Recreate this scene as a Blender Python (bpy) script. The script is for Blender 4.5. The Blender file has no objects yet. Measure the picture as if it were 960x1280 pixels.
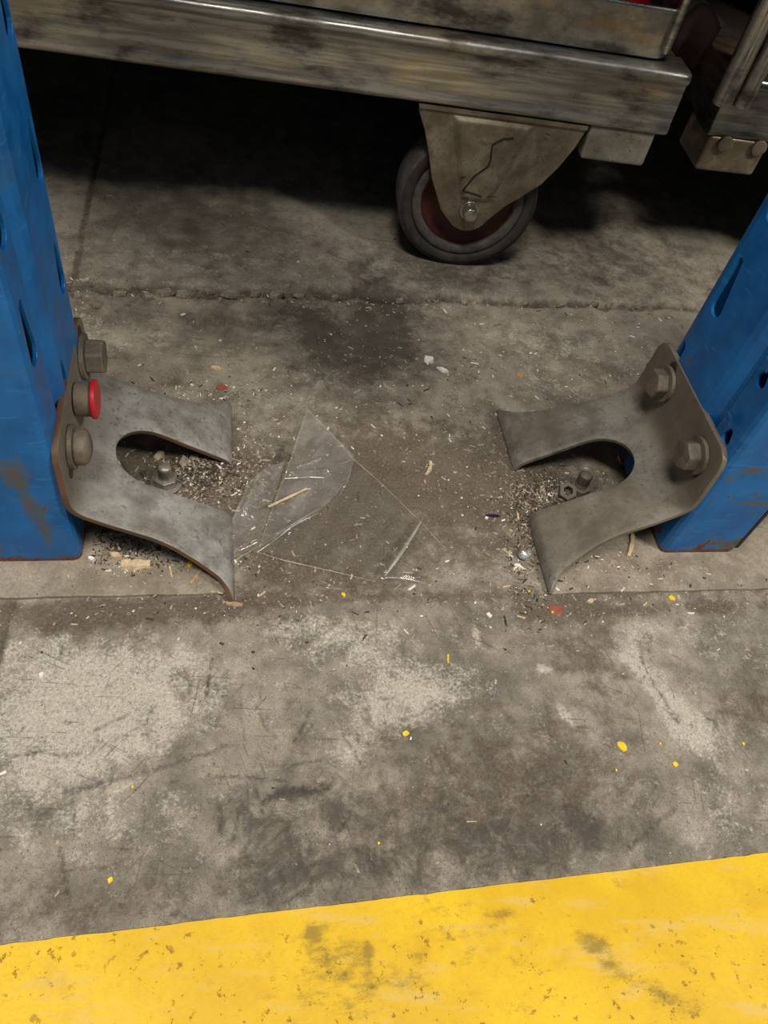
import bpy, bmesh, math, random
import numpy as np
from mathutils import Vector, Matrix

random.seed(7); rng = np.random.default_rng(11)
scene = bpy.context.scene
col = scene.collection
PI = math.pi

# ------------------------------------------------------------------ camera
F = 961.0; CX, CY = 480.0, 640.0; CAMH = 0.5
def _n(a): return a / np.linalg.norm(a)
_N = _n(np.array([294 - 480, 1390 - 640, F]))            # straight down, in camera axes (x right, y down, z ahead)
_X = np.array([5405 - 480, 631 - 640, F]); _X = _n(_X - _N * _X.dot(_N))
_Z = -_N; _Y = np.cross(_Z, _X)
RW = np.array([_X, _Y, _Z])
cam_data = bpy.data.cameras.new('camera')
cam_data.sensor_fit = 'HORIZONTAL'; cam_data.sensor_width = 36.0; cam_data.lens = 36.0 * F / 960.0
cam_data.clip_start = 0.01
cam = bpy.data.objects.new('camera', cam_data); col.objects.link(cam)
m = Matrix.Identity(4)
for i in range(3):
    m[i][0] = RW[i][0]; m[i][1] = -RW[i][1]; m[i][2] = -RW[i][2]
m[2][3] = CAMH
cam.matrix_world = m
scene.camera = cam

def ray(u, v): return RW @ np.array([u - CX, v - CY, F])
def pz(u, v, z=0.0):
    r = ray(u, v); t = (z - CAMH) / r[2]; return (r[0]*t, r[1]*t, z)

# ------------------------------------------------------------------ world, lights, exposure
world = bpy.data.worlds.new('world'); scene.world = world; world.use_nodes = True
bg = world.node_tree.nodes['Background']; bg.inputs[0].default_value = (0.85, 0.9, 1.0, 1); bg.inputs[1].default_value = 0.10
scene.view_settings.view_transform = 'Standard'; scene.view_settings.look = 'None'
scene.view_settings.exposure = 0.0; scene.view_settings.gamma = 1.0; scene.view_settings.use_curve_mapping = False

def ceiling_lamp(loc, target, sx, sy, power, color):
    ld = bpy.data.lights.new('ceiling_lamp', 'AREA'); ld.shape = 'RECTANGLE'; ld.size = sx; ld.size_y = sy
    ld.energy = power; ld.color = color
    o = bpy.data.objects.new('ceiling_lamp', ld); col.objects.link(o)
    o.location = loc
    o.rotation_euler = (Vector(target) - Vector(loc)).to_track_quat('-Z', 'Y').to_euler()
    return o
ceiling_lamp((2.1, -0.95, 2.65), (0.1, 0.5, 0), 0.6, 0.22, 74, (1.0, 0.93, 0.82))
ceiling_lamp((-0.5, -0.55, 3.0), (0.2, 0.2, 0), 1.2, 0.45, 76, (1.0, 0.93, 0.84))

# ------------------------------------------------------------------ helpers
def link(o): col.objects.link(o); return o
def tag(o, label=None, cat=None, group=None, kind=None):
    if label: o['label'] = label
    if cat: o['category'] = cat
    if group: o['group'] = group
    if kind: o['kind'] = kind
    return o
def empty(name, loc, rz=0.0):
    o = bpy.data.objects.new(name, None); o.empty_display_size = 0.02
    o.location = loc; o.rotation_euler = (0, 0, rz); return link(o)
def mesh_obj(name, me, mat, parent=None, smooth=False):
    o = bpy.data.objects.new(name, me)
    if mat is not None: me.materials.append(mat)
    if parent is not None: o.parent = parent
    if smooth:
        for p in me.polygons: p.use_smooth = True
    return link(o)
def bm_obj(name, bm, mat, parent=None, smooth=False):
    bmesh.ops.recalc_face_normals(bm, faces=bm.faces[:])
    me = bpy.data.meshes.new(name); bm.to_mesh(me); bm.free()
    return mesh_obj(name, me, mat, parent, smooth)
def pydata(name, v, f, mat, parent=None, smooth=False):
    me = bpy.data.meshes.new(name); me.from_pydata(v, [], f); me.update()
    return mesh_obj(name, me, mat, parent, smooth)
def mod_bevel(o, w, seg=2, ang=35):
    b = o.modifiers.new('bevel', 'BEVEL'); b.width = w; b.segments = seg; b.limit_method = 'ANGLE'; b.angle_limit = math.radians(ang)
    for p in o.data.polygons: p.use_smooth = True
    wn = o.modifiers.new('wn', 'WEIGHTED_NORMAL'); wn.keep_sharp = True
    return o
def mod_solid(o, t, off=-1):
    s = o.modifiers.new('solid', 'SOLIDIFY'); s.thickness = t; s.offset = off; return o
def box_bm(x0, x1, y0, y1, z0, z1, bm=None):
    bm = bm or bmesh.new()
    vs = [bm.verts.new((x, y, z)) for z in (z0, z1) for y in (y0, y1) for x in (x0, x1)]
    for f in ((0,2,3,1), (4,5,7,6), (0,1,5,4), (2,6,7,3), (0,4,6,2), (1,3,7,5)): bm.faces.new([vs[i] for i in f])
    return bm
def prism_bm(n, r, h, axis='Z', center=(0,0,0), r2=None, bm=None, rot=0.0, dome=0.0):
    """n-gon prism from center along +axis; dome rounds the far end"""
    bm = bm or bmesh.new(); r2 = r if r2 is None else r2
    rings = [(r, 0.0), (r2, h)]
    if dome > 0: rings = [(r, 0.0), (r2, h)] + [(r2 * math.cos(a), h + dome * math.sin(a)) for a in (0.4, 0.8, 1.2)]
    M = {'Z': Matrix.Identity(3), 'X': Matrix(((0,0,1),(1,0,0),(0,1,0))), '-X': Matrix(((0,0,-1),(-1,0,0),(0,1,0))),
         '-Y': Matrix(((1,0,0),(0,0,-1),(0,1,0)))}[axis]
    loops = []
    for rr, hh in rings:
        loops.append([bm.verts.new(M @ Vector((rr*math.cos(2*PI*i/n+rot), rr*math.sin(2*PI*i/n+rot), hh)) + Vector(center)) for i in range(n)])
    for a, b in zip(loops, loops[1:]):
        for i in range(n): bm.faces.new((a[i], a[(i+1) % n], b[(i+1) % n], b[i]))
    bm.faces.new(loops[0][::-1]); bm.faces.new(loops[-1])
    return bm
def lathe_bm(prof, n, axis='-Y', center=(0,0,0)):
    bm = bmesh.new(); M = {'-Y': Matrix(((1,0,0),(0,0,-1),(0,1,0))), 'Z': Matrix.Identity(3)}[axis]
    loops = [[bm.verts.new(M @ Vector((r*math.cos(2*PI*i/n), r*math.sin(2*PI*i/n), h)) + Vector(center)) for i in range(n)] for r, h in prof]
    for a, b in zip(loops, loops[1:]):
        for i in range(n): bm.faces.new((a[i], a[(i+1) % n], b[(i+1) % n], b[i]))
    return bm
def tube_bm(pts, r, n=6, bm=None):
    bm = bm or bmesh.new(); pts = [Vector(p) for p in pts]; loops = []
    for i, p in enumerate(pts):
        d = (pts[min(i+1, len(pts)-1)] - pts[max(i-1, 0)]).normalized()
        a = d.orthogonal().normalized() if i == 0 else (a - d * a.dot(d)).normalized()
        b = d.cross(a)
        loops.append([bm.verts.new(p + (a*math.cos(2*PI*k/n) + b*math.sin(2*PI*k/n)) * r) for k in range(n)])
    for A, B in zip(loops, loops[1:]):
        for k in range(n): bm.faces.new((A[k], A[(k+1) % n], B[(k+1) % n], B[k]))
    bm.faces.new(loops[0][::-1]); bm.faces.new(loops[-1])
    return bm
def poly_bm(pts2, t, to3, bm=None):
    """extrude outline pts2 by t; to3(x,y,w)"""
    bm = bm or bmesh.new()
    a = [bm.verts.new(to3(x, y, 0)) for x, y in pts2]; b = [bm.verts.new(to3(x, y, t)) for x, y in pts2]
    bm.faces.new(a); bm.faces.new(b[::-1]); n = len(a)
    for i in range(n): bm.faces.new((a[i], b[i], b[(i+1) % n], a[(i+1) % n]))
    return bm

# ------------------------------------------------------------------ numpy value noise
def vnoise(x, y, freq, seed):
    r = np.random.default_rng(seed); G = r.random((256, 256))
    X = x*freq + 1000.3; Y = y*freq + 1000.7
    xi = np.floor(X).astype(int); yi = np.floor(Y).astype(int); fx = X-xi; fy = Y-yi
    fx = fx*fx*(3-2*fx); fy = fy*fy*(3-2*fy)
    g = lambda i, j: G[i % 256, j % 256]
    return (g(xi,yi)*(1-fx)+g(xi+1,yi)*fx)*(1-fy)+(g(xi,yi+1)*(1-fx)+g(xi+1,yi+1)*fx)*fy
def fbm(x, y, freq, seed, octv=4):
    s = 0; a = 1; t = 0
    for o in range(octv): s = s + a*vnoise(x, y, freq*2**o, seed+o); t += a; a *= 0.5
    return s/t

# ------------------------------------------------------------------ node helpers
class NT:
    def __init__(s, name):
        s.mat = bpy.data.materials.new(name); s.mat.use_nodes = True; s.t = s.mat.node_tree
        s.b = s.t.nodes['Principled BSDF']; s.out = s.t.nodes['Material Output']
        s.co = s.t.nodes.new('ShaderNodeTexCoord').outputs['Object']
    def n(s, typ, **kw):
        x = s.t.nodes.new('ShaderNode'+typ)
        for k, v in kw.items(): setattr(x, k, v)
        return x
    def put(s, sock, v):
        if hasattr(v, 'is_linked') or isinstance(v, bpy.types.NodeSocket): s.t.links.new(v, sock)
        else: sock.default_value = v
    def map(s, scale=(1,1,1), rot=(0,0,0), loc=(0,0,0)):
        if any(rot) and scale != (1,1,1):          # turn first, stretch after
            y = s.n('Mapping'); s.t.links.new(s.co, y.inputs[0]); y.inputs['Rotation'].default_value = rot
            x = s.n('Mapping'); s.t.links.new(y.outputs[0], x.inputs[0]); x.inputs['Scale'].default_value = scale; x.inputs['Location'].default_value = loc; return x.outputs[0]
        x = s.n('Mapping'); s.t.links.new(s.co, x.inputs[0]); x.inputs['Scale'].default_value = scale
        x.inputs['Rotation'].default_value = rot; x.inputs['Location'].default_value = loc; return x.outputs[0]
    def noise(s, scale, detail=5, rough=0.6, vec=None, dist=0.0):
        x = s.n('TexNoise'); x.inputs['Scale'].default_value = scale; x.inputs['Detail'].default_value = detail
        x.inputs['Roughness'].default_value = rough; x.inputs['Distortion'].default_value = dist
        s.t.links.new(vec if vec is not None else s.co, x.inputs['Vector']); return x.outputs['Fac']
    def ramp(s, v, a, b, lo=0.0, hi=1.0):
        x = s.n('MapRange'); x.interpolation_type = 'SMOOTHSTEP'; s.put(x.inputs['Value'], v)
        x.inputs['From Min'].default_value = a; x.inputs['From Max'].default_value = b
        x.inputs['To Min'].default_value = lo; x.inputs['To Max'].default_value = hi; return x.outputs[0]
    def math(s, op, a, b=0.0, c=None, clamp=False):
        x = s.n('Math', operation=op, use_clamp=clamp); s.put(x.inputs[0], a); s.put(x.inputs[1], b)
        if c is not None: s.put(x.inputs[2], c)
        return x.outputs[0]
    def mix(s, f, a, b, blend='MIX'):
        x = s.n('Mix', data_type='RGBA', blend_type=blend); s.put(x.inputs[0], f); s.put(x.inputs[6], a); s.put(x.inputs[7], b)
        return x.outputs[2]
    def attr(s, name):
        x = s.n('Attribute'); x.attribute_name = name; return x.outputs['Fac']
    def bump(s, h, strength=0.5, dist=0.001):
        x = s.n('Bump'); x.inputs['Strength'].default_value = strength; x.inputs['Distance'].default_value = dist
        s.put(x.inputs['Height'], h); s.t.links.new(x.outputs[0], s.b.inputs['Normal']); return x
    def fin(s, colr, rough=0.6, metal=0.0, spec=None):
        s.put(s.b.inputs['Base Color'], colr); s.put(s.b.inputs['Roughness'], rough); s.put(s.b.inputs['Metallic'], metal)
        if spec is not None: s.b.inputs['Specular IOR Level'].default_value = spec
        return s.mat
def rgb(r, g, b):
    f = lambda c: ((c/255+0.055)/1.055)**2.4 if c > 10 else c/255/12.92
    return (f(r), f(g), f(b), 1)

# ------------------------------------------------------------------ materials
def mat_floor():
    s = NT('concrete')
    flat = s.n('VectorMath', operation='MULTIPLY'); s.t.links.new(s.co, flat.inputs[0]); flat.inputs[1].default_value = (1,1,0)
    P = flat.outputs[0]
    big = s.noise(7, 6, 0.62); mid = s.noise(38, 6, 0.65); fine = s.noise(420, 4, 0.7); vfine = s.noise(1100, 3, 0.7)
    mid2 = s.noise(52, 8, 0.75, s.map(loc=(3.1, 2.2, 0)), 0.4)
    tone = s.math('ADD', s.math('MULTIPLY', big, 0.6), s.math('MULTIPLY', mid, 0.55))
    base = s.mix(s.ramp(tone, 0.44, 0.70), rgb(100, 94, 84), rgb(166, 158, 143))
    base = s.mix(s.ramp(fine, 0.3, 0.72, 0.0, 0.55), base, rgb(126, 118, 105))
    # worn pale skin of the slab, and lit floor painted paler behind the brackets
    clean_lit = s.attr('clean')
    cm = s.ramp(s.math('ADD', clean_lit, s.math('ADD', s.math('MULTIPLY', s.math('SUBTRACT', mid2, 0.5), 3.2), s.math('MULTIPLY', s.math('SUBTRACT', fine, 0.5), 1.6))), 0.15, 1.0)
    base = s.mix(s.math('MULTIPLY', cm, 0.85), base, s.mix(s.ramp(fine, 0.35, 0.7), rgb(176, 170, 155), rgb(206, 200, 186)))
    # ground-in brown dirt, and a shadow strip painted beside the right bracket
    dirt_shade = s.attr('dirt')
    dm = s.ramp(s.math('ADD', dirt_shade, s.math('MULTIPLY', s.math('SUBTRACT', s.noise(65, 8, 0.75), 0.5), 3.2)), 0.1, 1.0)
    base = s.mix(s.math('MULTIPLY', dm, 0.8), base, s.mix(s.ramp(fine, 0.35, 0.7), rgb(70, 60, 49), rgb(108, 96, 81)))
    # black rubber grime, and shade painted behind the joint and under the trolley
    grime_shade = s.attr('grime')
    gm = s.ramp(s.math('ADD', grime_shade, s.math('MULTIPLY', s.math('SUBTRACT', s.noise(60, 8, 0.8, s.map(loc=(9, 4, 0)), 0.6), 0.5), 3.6)), 0.2, 1.15)
    base = s.mix(s.math('MULTIPLY', gm, 0.75), base, rgb(62, 56, 50))
    # small dark pits and abrasions
    vor = s.n('TexVoronoi'); vor.inputs['Scale'].default_value = 330; vor.inputs['Randomness'].default_value = 1
    s.t.links.new(s.map((1, 1, 0)), vor.inputs['Vector'])
    pit = s.math('MULTIPLY', s.ramp(vor.outputs['Distance'], 0.12, 0.3, 1, 0), s.ramp(s.noise(55, 4, 0.6), 0.52, 0.66))
    base = s.mix(s.math('MULTIPLY', pit, 0.6), base, rgb(78, 70, 60))
    spk = s.math('MULTIPLY', s.ramp(vfine, 0.54, 0.66), 0.7)
    base = s.mix(spk, base, rgb(66, 60, 52))
    blot = s.math('MULTIPLY', s.ramp(s.noise(120, 6, 0.8, s.map(loc=(1, 8, 0)), 0.8), 0.56, 0.64), s.ramp(s.noise(17, 4, .6, s.map(loc=(5, 5, 0))), .42, .6))
    base = s.mix(s.math('MULTIPLY', blot, 0.6), base, rgb(84, 76, 66))
    # fine scratches in several directions, broken up
    for ang, th, seed in ((0.1, 0.61, 0), (1.25, 0.63, 3), (2.3, 0.63, 5), (0.5, .62, 9), (1.75, .64, 12)):
        sc = s.noise(60, 3, 0.5, s.map((0.25, 7.0, 1), (0, 0, ang), (seed, seed*0.7, 0)))
        pm = s.math('MULTIPLY', s.ramp(sc, th, th+0.05), s.ramp(s.noise(20, 3, 0.6, s.map(loc=(seed, 1, 0))), 0.5, 0.6))
        base = s.mix(s.math('MULTIPLY', pm, 0.5), base, rgb(84, 76, 66))
    # scored marks where the photograph has them
    acc = s.attr('scratch')
    brk = s.ramp(s.noise(260, 3, 0.6), 0.3, 0.6)
    base = s.mix(s.math('MULTIPLY', acc, brk, clamp=True), base, rgb(58, 50, 43))
    h = s.math('ADD', s.math('MULTIPLY', fine, 0.5), s.math('SUBTRACT', s.math('MULTIPLY', mid, 0.8), s.math('ADD', s.math('MULTIPLY', pit, 0.6), s.math('MULTIPLY', acc, 0.6))))
    s.bump(h, 0.45, 0.0012)
    return s.fin(base, s.ramp(mid, 0.3, 0.7, 0.62, 0.85), 0.0, 0.3)

def mat_yellow():
    s = NT('yellow_paint')
    big = s.noise(9, 5, 0.6); mid = s.noise(45, 5, 0.65); fine = s.noise(420, 4, 0.7)
    base = s.mix(s.ramp(big, 0.35, 0.65), rgb(216, 174, 8), rgb(232, 192, 20))
    base = s.mix(s.ramp(fine, 0.4, 0.75, 0, 0.4), base, rgb(205, 160, 18))
    w = s.noise(40, 5, 0.65, s.map((0.4, 1.6, 1), (0, 0, 0.1)))
    base = s.mix(s.ramp(w, 0.52, 0.66, 0, 0.7), base, rgb(216, 182, 92))
    base = s.mix(s.ramp(s.noise(26, 6, .7, s.map(loc=(6, 1, 0))), 0.5, 0.68, 0, 0.5), base, rgb(206, 160, 8))
    pit = s.math('MULTIPLY', s.ramp(s.noise(190, 4, 0.65), 0.60, 0.66), s.ramp(s.noise(16, 4, 0.6, s.map(loc=(3, 2, 0))), 0.42, 0.58))
    base = s.mix(s.math('MULTIPLY', pit, 0.8), base, rgb(128, 92, 24))
    st = s.ramp(s.math('ADD', s.attr('grime'), s.math('MULTIPLY', s.math('SUBTRACT', s.noise(90, 8, .8, s.map((.6, 1.3, 1))), 0.5), 4.0)), 0.35, 1.3)
    base = s.mix(s.math('MULTIPLY', st, 0.7), base, rgb(120, 98, 30))
    s.bump(s.math('SUBTRACT', s.math('MULTIPLY', fine, 0.4), pit), 0.35, 0.0008)
    return s.fin(base, 0.5, 0, 0.4)

def mat_plate():                        # base plates and pads: thick dust over steel
    s = NT('dusty_base_plate')
    mid = s.noise(45, 6, 0.65); fine = s.noise(500, 4, 0.7)
    base = s.mix(s.ramp(mid, 0.35, 0.65), rgb(128, 119, 104), rgb(160, 151, 136))
    base = s.mix(s.ramp(fine, 0.35, 0.7, 0, 0.5), base, rgb(108, 98, 84))
    base = s.mix(s.ramp(s.noise(16, 5, 0.7), 0.55, 0.75, 0, 0.7), base, rgb(86, 76, 63))
    s.bump(s.math('ADD', fine, mid), 0.35, 0.001)
    return s.fin(base, 0.8, 0, 0.25)

def mat_blue(name, patches):
    s = NT(name)
    mid = s.noise(30, 6, 0.6); fine = s.noise(300, 4, 0.6)
    base = s.mix(s.ramp(mid, 0.35, 0.65), rgb(5, 90, 158), rgb(10, 108, 180))
    scr = s.noise(60, 3, 0.5, s.map((1, 1, 7), (0.08, 0.06, 0)))
    base = s.mix(s.ramp(scr, 0.6, 0.72, 0, 0.35), base, rgb(70, 140, 190))
    low = s.n('SeparateXYZ'); s.t.links.new(s.co, low.inputs[0])
    lowm = s.ramp(low.outputs['Z'], 0.0, 0.16, 1, 0)
    rustn = s.noise(48, 6, 0.7, s.map((1, 1, 0.7)))
    rm = s.ramp(s.math('ADD', rustn, s.math('MULTIPLY', lowm, 0.09)), 0.665, 0.70)
    edge = s.ramp(s.math('ADD', low.outputs['Z'], s.math('MULTIPLY', s.noise(110, 4, 0.6), 0.014)), 0.0095, 0.0135, 1, 0)
    halo = s.ramp(s.math('ADD', rustn, s.math('MULTIPLY', lowm, 0.09)), 0.63, 0.68)
    base = s.mix(s.math('MULTIPLY', halo, 0.45), base, rgb(92, 112, 78))
    base = s.mix(s.math('MAXIMUM', rm, edge), base, s.mix(s.ramp(fine, .35, .7), rgb(112, 62, 36), rgb(66, 40, 32)))
    for (px_, py_, pz_, rx_, ry_, rz_, inner) in patches:
        mp = s.n('Mapping'); s.t.links.new(s.co, mp.inputs[0]); mp.vector_type = 'POINT'
        mp.inputs['Scale'].default_value = (1/rx_, 1/ry_, 1/rz_); mp.inputs['Location'].default_value = (-px_/rx_, -py_/ry_, -pz_/rz_)
        ln = s.n('VectorMath', operation='LENGTH'); s.t.links.new(mp.outputs[0], ln.inputs[0])
        dd = s.math('ADD', ln.outputs['Value'], s.math('MULTIPLY', s.math('SUBTRACT', s.noise(130, 5, .7), .5), 2.6))
        base = s.mix(s.ramp(dd, .6, 1.1, .7, 0), base, rgb(84, 88, 62))
        base = s.mix(s.ramp(dd, .1, .45, inner, 0), base, rgb(120, 66, 40))
    dustm = s.ramp(s.noise(14, 6, 0.7, s.map(loc=(4, 3, 1))), 0.52, 0.72, 0, 0.45)
    base = s.mix(dustm, base, rgb(66, 92, 112))
    s.bump(s.math('ADD', s.math('MULTIPLY', fine, 0.3), mid), 0.15, 0.001)
    return s.fin(base, s.ramp(mid, 0.3, 0.7, 0.32, 0.5), 0.0, 0.5)

def mat_galv(name, dark, lite, brown, brownamt=0.5, metal=0.35, rough=0.5):
    s = NT(name)
    vor = s.n('TexVoronoi'); vor.inputs['Scale'].default_value = 160; s.t.links.new(s.co, vor.inputs['Vector'])
    mid = s.noise(42, 6, 0.65); fine = s.noise(380, 4, 0.7); big = s.noise(13, 5, 0.6)
    base = s.mix(s.ramp(mid, 0.35, 0.66), dark, lite)
    sp = s.n('SeparateColor'); s.t.links.new(vor.outputs['Color'], sp.inputs[0])
    base = s.mix(s.math('MULTIPLY', sp.outputs[0], 0.12), base, lite)
    base = s.mix(s.ramp(fine, 0.50, 0.66, 0, 0.6), base, dark)
    base = s.mix(s.ramp(s.noise(700, 3, .7), 0.56, 0.68, 0, 0.5), base, lite)
    base = s.mix(s.ramp(s.noise(170, 4, .7, s.map(loc=(7,1,3))), 0.58, 0.66, 0, 0.6), base, rgb(88, 82, 73))
    base = s.mix(s.ramp(s.noise(85, 5, 0.7, s.map(loc=(2,5,1))), 0.60, 0.68, 0, 0.55), base, rgb(84, 80, 73))
    base = s.mix(s.math('MULTIPLY', s.ramp(big, 0.42, 0.62), brownamt), base, brown)
    if name.startswith('galvanised'):
        sz = s.n('SeparateXYZ'); s.t.links.new(s.co, sz.inputs[0])
        base = s.mix(s.math('MULTIPLY', s.ramp(s.math('ADD', sz.outputs['Z'], s.math('MULTIPLY', s.math('SUBTRACT', mid, .5), .06)), .050, .078), s.ramp(fine, .3, .7, .85, .5)), base, rgb(112, 99, 82))
    s.bump(s.math('ADD', s.math('MULTIPLY', fine, 0.5), mid), 0.2, 0.001)
    return s.fin(base, s.ramp(mid, 0.3, 0.7, rough-0.06, rough+0.14), metal, 0.5)

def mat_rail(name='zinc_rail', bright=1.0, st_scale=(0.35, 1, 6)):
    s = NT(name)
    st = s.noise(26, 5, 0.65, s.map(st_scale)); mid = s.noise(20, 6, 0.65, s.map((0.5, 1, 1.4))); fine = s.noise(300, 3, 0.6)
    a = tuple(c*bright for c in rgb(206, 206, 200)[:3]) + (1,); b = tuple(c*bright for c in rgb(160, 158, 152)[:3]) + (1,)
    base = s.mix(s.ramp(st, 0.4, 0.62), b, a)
    # faint straw and teal tints: reflections painted into the zinc
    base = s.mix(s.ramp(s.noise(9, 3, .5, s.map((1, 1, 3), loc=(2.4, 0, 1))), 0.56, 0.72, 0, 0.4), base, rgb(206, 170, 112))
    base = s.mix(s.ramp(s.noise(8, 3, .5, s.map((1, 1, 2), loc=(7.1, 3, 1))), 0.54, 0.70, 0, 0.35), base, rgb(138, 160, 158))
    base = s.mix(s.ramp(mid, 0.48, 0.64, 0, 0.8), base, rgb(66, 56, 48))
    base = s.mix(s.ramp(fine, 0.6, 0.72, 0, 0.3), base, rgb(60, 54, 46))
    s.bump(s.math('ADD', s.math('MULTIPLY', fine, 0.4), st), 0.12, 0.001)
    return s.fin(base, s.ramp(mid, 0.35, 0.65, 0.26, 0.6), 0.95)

def mat_simple(name, c, rough=0.6, metal=0.0, var=0.25, scale=120, bump=0.2, c2=None):
    s = NT(name); nz = s.noise(scale, 5, 0.65)
    c2 = c2 or tuple(x*(1-var*1.6) for x in c[:3]) + (1,)
    base = s.mix(s.ramp(nz, 0.35, 0.7), c, c2)
    s.bump(nz, bump, 0.001); return s.fin(base, rough, metal)

def mat_film(name, haze, rough):
    s = NT(name); t = s.t
    tr = s.n('BsdfTransparent'); tr.inputs[0].default_value = (0.95, 0.94, 0.92, 1)
    gl = s.n('BsdfGlossy'); gl.inputs['Roughness'].default_value = rough; gl.inputs[0].default_value = (1, 1, 1, 1)
    df = s.n('BsdfDiffuse'); df.inputs[0].default_value = (0.75, 0.74, 0.72, 1)
    nz = s.noise(55, 4, 0.6, s.map((1, 0.5, 1), (0, 0, 0.6)))
    bp = s.n('Bump'); bp.inputs['Strength'].default_value = 0.25; bp.inputs['Distance'].default_value = 0.002; t.links.new(nz, bp.inputs['Height'])
    t.links.new(bp.outputs[0], gl.inputs['Normal'])
    fr = s.n('LayerWeight'); fr.inputs['Blend'].default_value = 0.5; fo = s.math('ADD', s.math('MULTIPLY', s.math('POWER', fr.outputs['Facing'], 3.0), 0.5), 0.05)
    m1 = s.n('MixShader'); s.put(m1.inputs[0], s.ramp(nz, 0.35, 0.75, haze*0.5, haze*1.5)); t.links.new(tr.outputs[0], m1.inputs[1]); t.links.new(df.outputs[0], m1.inputs[2])
    m2 = s.n('MixShader'); s.put(m2.inputs[0], fo); t.links.new(m1.outputs[0], m2.inputs[1]); t.links.new(gl.outputs[0], m2.inputs[2])
    t.links.new(m2.outputs[0], s.out.inputs['Surface']); return s.mat

# scored marks: end points given where they lie on the floor (a, b, half width m, strength)
SCRATCHES = [((265,822),(257,872),.0010,.9),((250,850),(268,858),.0006,.6),((75,808),(72,820),.0010,.9),((0,940),(98,944),.0006,.7),
 ((82,988),(140,975),.0020,.55),((140,975),(280,935),.0012,.5),((88,990),(92,1040),.0006,.5),((180,990),(178,1038),.0006,.5),
 ((78,1060),(84,1128),.0007,.6),((262,968),(356,976),.0008,.7),((276,1040),(274,1010),.0012,.7),((290,1048),(300,1005),.0012,.7),
 ((332,1000),(352,988),.0022,.8),((352,988),(410,984),.0022,.8),((330,1012),(333,998),.0020,.7),((388,885),(366,925),.0010,.6),
 ((320,885),(342,920),.0014,.5),((430,922),(458,960),.0008,.6),((340,955),(430,950),.0008,.5),((422,1045),(436,1018),.0022,.7),
 ((120,910),(160,895),.0008,.5),((140,925),(200,900),.0008,.4),((840,1012),(780,1062),.0016,.6),((800,820),(846,903),.0009,.7),
 ((700,1005),(750,1025),.0020,.6),((600,1080),(612,1094),.0020,.6),((345,1085),(352,1100),.0020,.6),((560,960),(590,1000),.0008,.4),
 ((200,1145),(245,1148),.0008,.5),((240,865),(232,845),.0016,.5),((640,1000),(720,960),.0006,.4),((500,900),(560,880),.0006,.35),
 ((75,1090),(140,1078),.0005,.4),((300,870),(306,930),.0005,.45),((385,1050),(470,1065),.0006,.4)]

M = {}
M['plate'] = mat_plate(); M['blue'] = mat_blue('blue_enamel_left', [(-.026,0,.098,.010,.02,.020,.6),(-.022,0,.066,.007,.02,.022,.5),(-.018,0,.040,.004,.02,.020,.2),(-.052,0,.115,.006,.02,.005,.5)])
M['blue_right'] = mat_blue('blue_enamel_right', [(.026,0,.108,.016,.02,.004,.8),(.012,0,.098,.006,.02,.004,.8),(.052,0,.068,.02,.02,.004,.3),(.074,0,.09,.004,.02,.05,.8),(.060,0,.012,.02,.02,.008,.9)])
M['yellow'] = mat_yellow()
M['galv'] = mat_galv('galvanised_left', rgb(132,130,124), rgb(176,176,172), rgb(118,104,88), 0.45)
M['galv_dull'] = mat_galv('galvanised_right', rgb(108,104,95), rgb(146,142,133), rgb(104,90,72), 0.5, 0.25, 0.55)  # left galvanising repeated darker and browner, shade painted in
M['rust'] = mat_simple('rusty_edge', rgb(112,78,56), 0.8, 0.1, scale=30, c2=rgb(74,66,58))
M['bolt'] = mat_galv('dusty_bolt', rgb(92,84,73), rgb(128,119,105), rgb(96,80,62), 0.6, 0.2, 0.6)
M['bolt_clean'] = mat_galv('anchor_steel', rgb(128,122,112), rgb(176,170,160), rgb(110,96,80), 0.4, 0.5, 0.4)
M['red'] = mat_simple('red_plastic', rgb(196,34,44), 0.45, scale=60, var=0.15)
M['rail'] = mat_rail(); M['rail_dull'] = mat_rail('worn_rail', 0.55)  # second one is the same rail zinc, darker
M['tube'] = mat_rail('scraped_tube', 0.9, (6, 6, .3)); M['sheet'] = mat_rail('tray_sheet', 0.8, (0.8, 1, 1.2))
M['cast_zinc'] = mat_galv('pressed_fork', rgb(116,106,88), rgb(156,146,126), rgb(90,74,56), 0.55, 0.45, 0.45)
M['block'] = mat_galv('block_steel', rgb(150,145,132), rgb(190,186,174), rgb(112,100,84), 0.4, 0.5, 0.45)
M['rubber'] = mat_simple('grey_rubber', rgb(92,88,82), 0.75, scale=70, var=0.35)
M['rubber_dark'] = mat_simple('dark_rubber', rgb(62,58,54), 0.7, scale=70, var=0.35)
M['rim'] = mat_simple('maroon_rim', rgb(96,44,38), 0.55, scale=60, var=0.3)
M['chrome'] = mat_simple('axle_steel', rgb(190,186,176), 0.25, 0.9, scale=60, var=0.2)
M['ink'] = mat_simple('black_marker', rgb(30,27,24), 0.7, scale=60)
M['dark'] = mat_simple('dark_metal', rgb(58,52,47), 0.7, 0.2, scale=30)
M['brown'] = mat_simple('brown_steel', rgb(60,46,38), 0.75, 0.1, scale=60)
M['wood'] = mat_simple('pale_wood', rgb(206,184,150), 0.75, scale=300, var=0.2)
M['wood_tan'] = mat_simple('tan_wood', rgb(176,148,112), 0.75, scale=300, var=0.2)
M['chip'] = mat_simple('concrete_chip', rgb(154,143,124), 0.85, scale=200, c2=rgb(98,87,73))
M['white'] = mat_simple('white_flake', rgb(232,228,220), 0.6, scale=200, var=0.08)
M['yfleck'] = mat_simple('yellow_flake', rgb(240,208,30), 0.5, scale=300, var=0.12)
M['redfleck'] = mat_simple('red_flake', rgb(150,84,66), 0.7, scale=300, var=0.15)
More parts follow.
